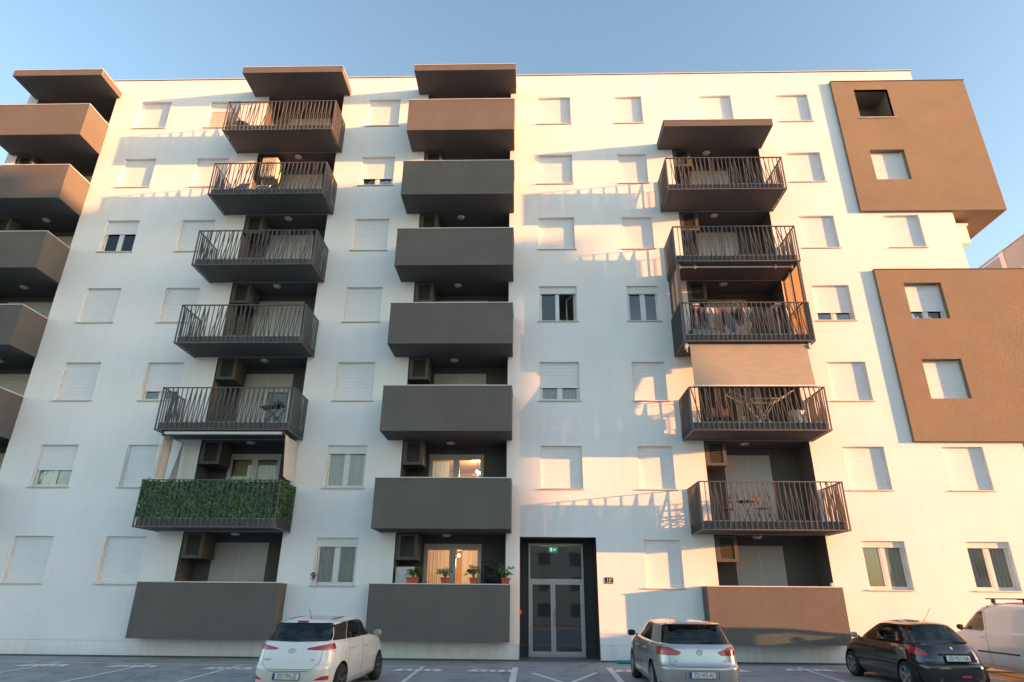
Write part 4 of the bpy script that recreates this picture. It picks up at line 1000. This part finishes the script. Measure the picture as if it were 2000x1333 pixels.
def plate(root_, x, y, z, s, tilt=0, euro=True, w=.52, h=.112):
    p = part('number_plate', MB().bevbox(-w/2, w/2, -.006, .004, -h/2, h/2, .004), 'numplate', root_, (x, y, z), rot=(R_(-tilt), 0, 0))
    part('plate_frame', MB().box(-w/2-.008, w/2+.008, -.004, .010, -h/2-.01, -h/2).box(-w/2-.008, w/2+.008, -.004, .010, h/2, h/2+.008).box(-w/2-.008, -w/2, -.004, .010, -h/2, h/2).box(w/2, w/2+.008, -.004, .010, -h/2, h/2), 'plateblack', p)
    if euro: part('blue_band', MB().box(-w/2+.003, -w/2+.042, -.0072, -.0062, -h/2+.004, h/2-.004), 'blue', p)
    put('lettering', text_mesh(s, .098, 'plateblack', .0006), p, (.022 if euro else 0, -.0075, -.002), (R_(90), 0, 0), (.94, 1.05, 1))
def seats(root_, ys, z0, hw, zh):
    m = MB()
    for y in ys[:1]:
        for s in (-1, 1): m.bevbox(s*.36-.24, s*.36+.24, y, y+.16, z0, zh, .05).bevbox(s*.36-.24, s*.36+.24, y+.1, y+.6, z0-.1, z0+.08, .04)
    for s in (-1, 1): m.bevbox(s*.36-.13, s*.36+.13, ys[0]+.02, ys[0]+.11, zh+.02, zh+.2, .04)
    m.bevbox(-hw, hw, ys[1], ys[1]+.16, z0, zh-.06, .05)
    for s in (-1, 0, 1): m.bevbox(s*.38-.11, s*.38+.11, ys[1]+.02, ys[1]+.10, zh-.05, zh+.10, .035)
    m.box(-hw, hw, .5, ys[0]+1.3, .3, .36)
    m.box(-hw, hw, ys[0]+1.15, ys[0]+1.45, .36, .92)
    part('seats', m, 'seatcloth', root_)
side = lambda s: (lambda ce, n: ce.x*s > 0 and abs(n.x) > .45 and n.z < .75)
rear = lambda ymax, k=-.30: (lambda ce, n: ce.y < ymax and n.y < k)
lampt = lambda ymax: (lambda ce, n: ce.y < ymax and n.z < .8)

def door_bits(t, tree, paint, X, pts_seams, handles, side_s, mat='trim'):
    for p in pts_seams: hugging(tree, [(0, a, b) for a, b in p], .004, '+x' if side_s > 0 else '-x', mat, t, 'door_gap')
    d = Vector((-side_s, 0, 0))
    for y, z in handles:
        h = tree.ray_cast(Vector((side_s*3, y, z)), d)
        if h[0]: part('door_handle', MB().bevbox(-.02, .02, -.09, .09, -.014, .014, .01), paint, t, (h[0].x+side_s*.012, y, z))
def mirror(t, x, y, z, paint, s):
    el = MB().grid(lambda u, v: (.095*math.copysign(abs(math.cos(u*6.283))**.7, math.cos(u*6.283))*max(0, math.sin(v*3.14159))**.6, -.045+.10*(1-math.cos(v*1.5708))*1.0 if v < .5 else -.045+.10*(1-math.cos(v*1.5708)), .068*math.copysign(abs(math.sin(u*6.283))**.7, math.sin(u*6.283))*max(0, math.sin(v*3.14159))**.6), 20, 8)
    m = part('wing_mirror', el, paint, t, (x+s*.085, y, z+.01), smooth=True)
    part('mirror_glass', MB().prism([(.085*math.cos(R_(30*q)), .058*math.sin(R_(30*q))) for q in range(12)], -.030, -.026), 'chrome', m)
    part('mirror_arm', MB().box(-.13*(1 if s > 0 else -1)-.02, -.13*(1 if s > 0 else -1)+.02, -.02, .03, -.06, -.02), 'trim', m)

# ---- white hatchback
def car_root(name, x, y, rz, label, cat):
    t = root(name, (x, y, gz(y)), label, cat, rz=R_(rz)); t.rotation_euler.x = math.atan(SL); return t
def sm(z, a, b):
    t = min(1, max(0, (z-a)/(b-a))); return t*t*(3-2*t)
def white_car():
    t = car_root('white_hatchback', -4.70, -7.62, -4, 'white five door hatchback with swept red tail lamps, dirty along its side', 'car')
    H = lambda x, y, z: z-(max(0, y-2.75)/1.25)**1.6*.20*min(1, max(0, (z-.5)/.4))-.03*max(0, 1.5-y)*sm(z, 1.2, 1.47)-.05*(x/.8)**2*sm(z, 1.34, 1.46)
    L = [(.17, .14, 3.95, .76, 6), (.24, .05, 4.01, .83, 6), (.36, .02, 4.03, .855, 6), (.50, .0, 4.03, .862, 5.5), (.60, .01, 4.02, .865, 5.5), (.66, .06, 4.0, .862, 5.5), (.80, .10, 3.97, .862, 5.2), (.93, .13, 3.9, .852, 5), (1.01, .17, 3.8, .825, 5),
         (1.04, .22, 3.05, .79, 4.8), (1.16, .33, 2.80, .735, 4.6), (1.28, .43, 2.62, .715, 4.8), (1.38, .50, 2.42, .68, 4.6), (1.425, .54, 2.24, .635, 4.4), (1.45, .62, 2.05, .50, 3.6), (1.465, .85, 1.8, .34, 3), (1.47, 1.1, 1.6, .15, 2.4)]
    bm = car_body(L, H, sharp=(8, 9))
    P = []
    RW = rounded([(-.68, 1.045), (0, 1.03), (.68, 1.045), (.60, 1.37), (-.60, 1.37)], .05)
    P.append(('rear_window', 'carglass', 'xz', RW, rear(1.0)))
    for s in (1, -1):
        P.append(('lamp_lens', 'tailclear', 'xz', rounded([(s*.68, .885), (s*.80, .835), (s*.99, .89), (s*.99, .925)], .015), lampt(.40)))
        P.append(('tail_lamp', 'tail', 'xz', rounded([(s*.28, .925), (s*.32, .895), (s*.66, .885), (s*.99, .925), (s*.99, 1.0), (s*.83, 1.025)], .02), lampt(.45)))
        P.append(('corner_trim', 'trim', 'xz', [(s*.685, 1.05), (s*.99, 1.05), (s*.99, 1.36), (s*.61, 1.37)], lambda ce, n: ce.y < .62 and n.z < .7))
        P.append(('fog_lamp', 'tail', 'xz', rounded([(s*.50, .37), (s*.98, .37), (s*.98, .44), (s*.66, .44)], .02), lampt(.22)))
        P.append(('window', 'carglass', 'yz', rounded([(2.0, 1.04), (3.0, 1.045), (2.45, 1.37), (2.05, 1.405)], .05), side(s)))
        P.append(('window', 'carglass', 'yz', rounded([(1.02, 1.05), (1.90, 1.04), (1.95, 1.405), (1.25, 1.395)], .05), side(s)))
        P.append(('quarter_window', 'trim', 'yz', [(.60, 1.05), (.99, 1.05), (1.22, 1.385), (.60, 1.33)], side(s)))
        P.append(('pillar_trim', 'trim', 'yz', [(1.86, 1.045), (2.04, 1.045), (2.08, 1.40), (1.90, 1.40)], side(s)))
    P.append(('windscreen', 'carglass', 'xz', rounded([(-.68, 1.06), (.68, 1.06), (.58, 1.36), (-.58, 1.36)], .05), lambda ce, n: ce.y > 2 and n.y > .3))
    P.append(('bumper_insert', 'trim', 'xz', [(-.58, .15), (.58, .15), (.56, .285), (-.56, .285)], rear(.4)))
    tree = build_car(t, bm, P, (.72, 3.29), .305, .355, 'car_white')
    for s in (1, -1):
        for y in (.72, 3.29): wheel(t, s*.765, y, .305, s, 5, 'darkdouble')
        door_bits(t, tree, 'car_white', 0, [[(1.95, 1.04), (1.96, .62), (1.93, .28)], [(1.02, 1.04), (1.10, .72), (.99, .55)], [(3.05, .98), (3.0, .62), (2.82, .28)], [(1.1, .28), (2.85, .28)]], [(1.22, .86), (2.15, .84)], s)
        mirror(t, s*.82, 2.83, 1.05, 'car_white', s)
    seats(t, (1.75, .85), .45, .62, 1.12)
    part('dashboard', MB().bevbox(-.68, .68, 2.6, 3.0, .75, 1.0, .05), 'trim', t)
    hugging(tree, [(-.60, 0, .92), (-.58, 0, .66), (-.45, 0, .56), (.45, 0, .56), (.58, 0, .66), (.60, 0, .92)], .004, '-y', 'trim', t, 'tailgate_gap')
    part('brake_light', MB().bevbox(-.11, .11, -.03, .05, -.014, .014, .008), 'tail', t, (0, .515, 1.395))
    hugging(tree, [(.02, 0, 1.075), (-.3, 0, 1.10)], .010, '-y', 'trim', t, 'wiper', off=.012)
    part('aerial', MB().tube([(0, .95, 1.43), (-.02, .80, 1.62)], .006, 5).lathe((0, .96, 1.42), [(.03, 0), (.02, .03), (0, .03)], 8), 'trim', t)
    plate(t, -.02, -.012, .44, 'ZD\u00b7795-JZ')
    part('plate_recess_edge', MB().box(-.40, .40, -.004, .02, .522, .532), 'rimdark', t)
    # badge: slanted H in an oval
    b = MB()
    for k in range(24):
        a0, a1 = R_(15*k), R_(15*(k+1)); b.bar((.075*math.cos(a0), 0, .042*math.sin(a0)), (.075*math.cos(a1), 0, .042*math.sin(a1)), .009, .006)
    b.bar((-.032, 0, -.03), (-.018, 0, .033), .01, .006).bar((.018, 0, -.033), (.032, 0, .03), .01, .006).bar((-.026, 0, -.006), (.026, 0, .006), .01, .006)
    h = tree.ray_cast(Vector((0, -2, .88)), Vector((0, 1, 0)))[0]
    part('badge', b, 'chrome', t, (0, h.y-.006, .875))
    for x, s in ((-.46, 'HYUNDAI'), (.44, 'i20')):
        h = tree.ray_cast(Vector((x, -2, .72)), Vector((0, 1, 0)))[0]; put('lettering', text_mesh(s, .05 if s != 'i20' else .055, 'chrome', .002), t, (x, h.y-.005, .72), (R_(90), 0, 0))
    hugging(tree, [(.48, .9, 0), (.44, 1.7, 0)], .012, '+z', 'trim', t, 'roof_strip'); hugging(tree, [(-.48, .9, 0), (-.44, 1.7, 0)], .012, '+z', 'trim', t, 'roof_strip')
    return t
white_car()

# ---- silver hatchback
def silver_car():
    t = car_root('silver_hatchback', 3.50, -6.85, .3, 'silver grey five door hatchback parked right of the entrance', 'car')
    H = lambda x, y, z: z-(max(0, y-2.9)/1.35)**1.6*.20*min(1, max(0, (z-.5)/.4))-.02*max(0, 1.6-y)*sm(z, 1.2, 1.45)-.04*(x/.8)**2*sm(z, 1.34, 1.45)
    L = [(.17, .16, 4.15, .80, 7), (.24, .06, 4.22, .86, 7), (.36, .02, 4.25, .888, 6.5), (.50, .0, 4.255, .895, 6.2), (.585, .0, 4.25, .897, 6.2), (.64, .07, 4.24, .895, 6.2), (.80, .11, 4.2, .895, 6), (.93, .14, 4.12, .885, 6), (1.0, .19, 4.0, .855, 5.6),
         (1.02, .24, 3.2, .81, 5.4), (1.14, .33, 2.95, .765, 5.2), (1.27, .43, 2.68, .715, 5), (1.37, .49, 2.47, .675, 4.9), (1.415, .51, 2.3, .63, 4.5), (1.435, .55, 2.1, .54, 4), (1.45, .85, 1.85, .38, 3.2), (1.455, 1.1, 1.6, .15, 2.4)]
    bm = car_body(L, H, sharp=(8, 9)); P = []
    P.append(('rear_window', 'carglass', 'xz', rounded([(-.72, 1.01), (.72, 1.01), (.62, 1.36), (-.62, 1.36)], .05), rear(1.0)))
    for s in (1, -1):
        P.append(('tail_lamp', 'tail', 'xz', rounded([(s*.36, .865), (s*.44, .80), (s*1.0, .80), (s*1.0, .955), (s*.62, .955)], .025), lampt(.42)))
        P.append(('reflector', 'tail', 'xz', rounded([(s*.52, .26), (s*.96, .26), (s*.96, .31), (s*.60, .31)], .015), lampt(.3)))
        P.append(('window', 'carglass', 'yz', rounded([(2.12, 1.02), (3.14, 1.02), (2.52, 1.37), (2.17, 1.395)], .05), side(s)))
        P.append(('window', 'carglass', 'yz', rounded([(1.10, 1.025), (2.03, 1.02), (2.07, 1.395), (1.28, 1.385)], .05), side(s)))
    P.append(('windscreen', 'carglass', 'xz', rounded([(-.70, 1.04), (.70, 1.04), (.60, 1.35), (-.60, 1.35)], .05), lambda ce, n: ce.y > 2 and n.y > .3))
    P.append(('bumper_insert', 'trim', 'xz', [(-.9, .15), (.9, .15), (.88, .255), (-.88, .255)], rear(.4)))
    tree = build_car(t, bm, P, (.80, 3.42), .315, .365, 'car_silver')
    for s in (1, -1):
        for y in (.80, 3.42): wheel(t, s*.79, y, .315, s, 5, 'rim')
        door_bits(t, tree, 'car_silver', 0, [[(2.08, 1.01), (2.09, .62), (2.06, .28)], [(1.10, 1.01), (1.22, .74), (1.10, .60)], [(3.18, .98), (3.12, .62), (2.95, .28)], [(1.2, .28), (2.95, .28)]], [(1.36, .86), (2.30, .85)], s)
        mirror(t, s*.85, 2.98, 1.05, 'trim' if s < 0 else 'car_silver', s)
        hugging(tree, [(0, 1.15, .80), (0, 3.2, .78)], .005, '+x' if s > 0 else '-x', 'trim', t, 'body_crease')
    seats(t, (1.85, .95), .45, .64, 1.10)
    part('dashboard', MB().bevbox(-.7, .7, 2.7, 3.1, .75, .98, .05), 'trim', t)
    hugging(tree, [(-.63, 0, .80), (-.60, 0, .64), (-.48, 0, .595), (.48, 0, .595), (.60, 0, .64), (.63, 0, .80)], .0045, '-y', 'trim', t, 'tailgate_gap')
    part('spoiler', MB().prism([(.40, 1.385), (.41, 1.372), (.62, 1.37), (.62, 1.40)], -.56, .56, 'yz'), 'car_silver', t)
    part('brake_light', MB().box(-.16, .16, .398, .41, 1.374, 1.384), 'tail', t)
    hugging(tree, [(.03, 0, 1.03), (.32, 0, 1.045)], .010, '-y', 'trim', t, 'wiper', off=.012)
    plate(t, -.0, -.010, .455, 'ZD\u00b7455-KJ')
    for x0 in (-.34, .34): part('recess_edge', MB().box(x0-.004, x0+.004, -.003, .02, .38, .54), 'rimdark', t)
    b = MB(); r = .055
    for k in range(24):
        a0, a1 = R_(15*k), R_(15*(k+1)); b.bar((r*math.cos(a0), 0, r*math.sin(a0)), (r*math.cos(a1), 0, r*math.sin(a1)), .010, .008)
    for sx in (-1, 1):
        b.bar((sx*.022, 0, .047), (0, 0, .006), .009, .006).bar((sx*.048, 0, .022), (sx*.022, 0, -.045), .009, .006).bar((sx*.022, 0, -.045), (0, 0, -.004), .009, .006)
    h = tree.ray_cast(Vector((0, -2, .86)), Vector((0, 1, 0)))[0]; part('badge', b, 'chrome', t, (0, h.y-.008, .86))
    for x, s in ((-.5, 'Golf'), (.5, 'TDI')):
        h = tree.ray_cast(Vector((x, -2, .70)), Vector((0, 1, 0)))[0]; put('lettering', text_mesh(s, .045, 'chrome', .002), t, (x, h.y-.005, .70), (R_(90), 0, 0))
    return t
silver_car()

# ---- black hatchback
def black_car():
    t = car_root('black_hatchback', 9.35, -5.65, 1.5, 'small black five door hatchback with a slanted roof aerial', 'car')
    H = lambda x, y, z: z-(max(0, y-2.6)/1.2)**1.5*.27*min(1, max(0, (z-.45)/.4))-.035*max(0, 1.5-y)*sm(z, 1.15, 1.43)-.07*(x/.8)**2*sm(z, 1.30, 1.43)
    L = [(.17, .16, 3.72, .73, 5), (.25, .05, 3.79, .79, 5), (.38, .01, 3.82, .815, 5), (.50, .0, 3.835, .825, 4.8), (.56, .02, 3.83, .826, 4.8), (.60, .08, 3.82, .824, 4.8), (.72, .11, 3.79, .822, 4.6), (.86, .16, 3.72, .805, 4.4), (.95, .22, 3.6, .775, 4.2),
         (.98, .28, 2.92, .735, 4.2), (1.10, .42, 2.68, .685, 4), (1.22, .55, 2.42, .635, 3.8), (1.32, .66, 2.2, .58, 3.6), (1.375, .70, 2.05, .52, 3.5), (1.41, .80, 1.9, .43, 3.2), (1.43, 1.0, 1.7, .28, 2.8), (1.435, 1.2, 1.5, .1, 2.4)]
    bm = car_body(L, H, sharp=(8, 9)); P = []
    P.append(('rear_window', 'carglass', 'xz', rounded([(-.66, .975), (0, .955), (.66, .975), (.53, 1.35), (-.53, 1.35)], .06), rear(1.1)))
    for s in (1, -1):
        P.append(('tail_lamp', 'tail', 'xz', rounded([(s*.52, .76), (s*.62, .735), (s*.99, .83), (s*.99, .93), (s*.72, .93), (s*.58, .86)], .04), lampt(.55)))
        P.append(('window', 'carglass', 'yz', rounded([(1.82, .985), (2.84, .985), (2.30, 1.31), (1.88, 1.35)], .05), side(s)))
        P.append(('window', 'carglass', 'yz', rounded([(.96, .995), (1.74, .985), (1.79, 1.35), (1.16, 1.33)], .05), side(s)))
    P.append(('windscreen', 'carglass', 'xz', rounded([(-.63, 1.0), (.63, 1.0), (.53, 1.32), (-.53, 1.32)], .05), lambda ce, n: ce.y > 1.8 and n.y > .3))
    tree = build_car(t, bm, P, (.66, 3.10), .295, .345, 'car_black')
    for s in (1, -1):
        for y in (.66, 3.10): wheel(t, s*.735, y, .295, s, 5, 'double')
        door_bits(t, tree, 'car_black', 0, [[(1.78, .98), (1.79, .6), (1.76, .28)], [(.98, .98), (1.06, .72), (.95, .55)], [(2.86, .95), (2.8, .6), (2.65, .28)], [(1.05, .28), (2.65, .28)]], [(1.16, .80), (2.0, .79)], s)
        hugging(tree, [(0, 1.05, .50), (0, 2.75, .49)], .014, '+x' if s > 0 else '-x', 'trim', t, 'rubbing_strip')
        mirror(t, s*.78, 2.68, 1.0, 'car_black', s)
    seats(t, (1.62, .80), .45, .58, 1.08)
    part('dashboard', MB().bevbox(-.64, .64, 2.4, 2.8, .72, .95, .05), 'trim', t)
    hugging(tree, [(-.52, 0, .74), (-.50, 0, .62), (.50, 0, .62), (.52, 0, .74)], .004, '-y', 'rimdark', t, 'tailgate_gap')
    hugging(tree, [(-.78, 0, .575), (0, 0, .585), (.78, 0, .575)], .012, '-y', 'trim', t, 'bumper_strip')
    hugging(tree, [(.55, 0, 1.0), (.15, 0, 1.02)], .010, '-y', 'trim', t, 'wiper', off=.014)
    part('aerial', MB().tube([(.02, 1.0, 1.40), (.16, .86, 1.70)], .005, 5).lathe((.02, 1.0, 1.385), [(.035, 0), (.02, .03), (0, .035)], 8), 'trim', t)
    plate(t, .06, .055, .70, 'ZD\u00b7951-GB', tilt=8, euro=False)
    part('plate_lamp_bar', MB().bevbox(-.30, .42, .075, .12, .775, .80, .008), 'rimdark', t)
    part('fog_lamp', MB().bevbox(-.10, .10, -.008, .02, -.022, .022, .01), 'tail', t, (.12, 0, .34))
    part('exhaust', MB().lathe((-.38, -.03, .20), [(.03, .0), (.035, .0), (.035, .15), (.03, .15), (.03, 0)], 12, 'y'), 'chrome', t)
    # rampant lion, simplified as in the photo
    b = MB().prism([(-.030, .030), (-.005, .040), (.012, .022), (.030, -.035), (.016, -.035), (.006, -.006), (-.006, -.012), (-.012, -.036), (-.024, -.036), (-.012, .004), (-.026, .010)], -.004, .004)
    h = tree.ray_cast(Vector((.03, -2, .90)), Vector((0, 1, 0)))[0]; part('badge', b, 'chrome', t, (.03, h.y-.010, .885), rot=(R_(-20), 0, 0))
    for x, s, sz in ((-.50, 'PEUGEOT', .05), (.52, '206', .05)):
        h = tree.ray_cast(Vector((x, -2, .655)), Vector((0, 1, 0)))[0]; put('lettering', text_mesh(s, sz, 'chrome', .002), t, (x, h.y-.006, .655), (R_(90), 0, 0))
    return t
black_car()

# ---- white van
def white_van():
    t = car_root('white_van', 12.92, -5.1, .5, 'white panel van with dark roof bars at the right edge', 'van')
    H = lambda x, y, z: z-(max(0, y-3.2)/1.2)**1.6*.24*min(1, max(0, (z-.6)/.4))-.04*(x/.8)**2*sm(z, 1.7, 1.82)
    L = [(.20, .12, 4.3, .80, 7), (.28, .04, 4.37, .87, 7), (.45, .01, 4.4, .895, 7), (.60, .02, 4.4, .897, 7), (.85, .05, 4.36, .897, 7), (1.02, .06, 4.25, .892, 7), (1.08, .07, 4.1, .882, 7),
         (1.10, .075, 3.72, .868, 7), (1.25, .09, 3.48, .85, 7), (1.42, .11, 3.2, .83, 7), (1.58, .14, 2.98, .81, 6.5), (1.70, .18, 2.75, .78, 6), (1.77, .24, 2.55, .73, 5.5), (1.805, .34, 2.35, .64, 4.8), (1.82, .6, 2.1, .45, 4), (1.825, 1.0, 1.7, .15, 3)]
    bm = car_body(L, H, sharp=(6, 7)); P = []
    for s in (1, -1):
        P.append(('window', 'carglass', 'yz', rounded([(2.50, 1.10), (3.62, 1.10), (3.10, 1.50), (2.52, 1.60)], .06), side(s)))
        P.append(('tail_lamp', 'tail', 'xz', rounded([(s*.74, .85), (s*1.0, .85), (s*1.0, 1.3), (s*.78, 1.3)], .03), lampt(.2)))
    P.append(('windscreen', 'carglass', 'xz', rounded([(-.74, 1.12), (.74, 1.12), (.68, 1.66), (-.68, 1.66)], .06), lambda ce, n: ce.y > 2.5 and n.y > .3))
    tree = build_car(t, bm, P, (.85, 3.53), .32, .37, 'car_van')
    for s in (1, -1):
        for y in (.85, 3.53): wheel(t, s*.79, y, .32, s, 5, 'rim')
        door_bits(t, tree, 'car_van', 0, [[(2.44, 1.62), (2.44, .3)], [(3.62, 1.06), (3.5, .7), (3.2, .3)], [(1.5, .3), (3.2, .3)]], [(2.62, .95)], s)
        mirror(t, s*.88, 3.35, 1.15, 'trim', s)
        hugging(tree, [(0, 1.35, .62), (0, 2.9, .60)], .022, '+x' if s > 0 else '-x', 'trim', t, 'rubbing_strip')
    m = MB()
    for s in (-1, 1): m.bevbox(s*.38-.24, s*.38+.24, 2.35, 2.5, .5, 1.25, .05).bevbox(s*.38-.13, s*.38+.13, 2.37, 2.46, 1.27, 1.45, .04)
    m.box(-.75, .75, 2.3, 3.7, .35, .40)
    part('seats', m, 'seatcloth', t); part('dashboard', MB().bevbox(-.78, .78, 3.3, 3.7, .85, 1.12, .06), 'trim', t); part('bulkhead', MB().box(-.78, .78, 2.28, 2.32, .4, 1.72), 'rimdark', t)
    for y in (1.1, 2.25): part('roof_bar', MB().bevbox(-.80, .80, y-.03, y+.03, 1.88, 1.91, .008).bevbox(-.66, -.58, y-.04, y+.04, 1.78, 1.88, .01).bevbox(.58, .66, y-.04, y+.04, 1.78, 1.88, .01), 'trim', t)
    return t
white_van()
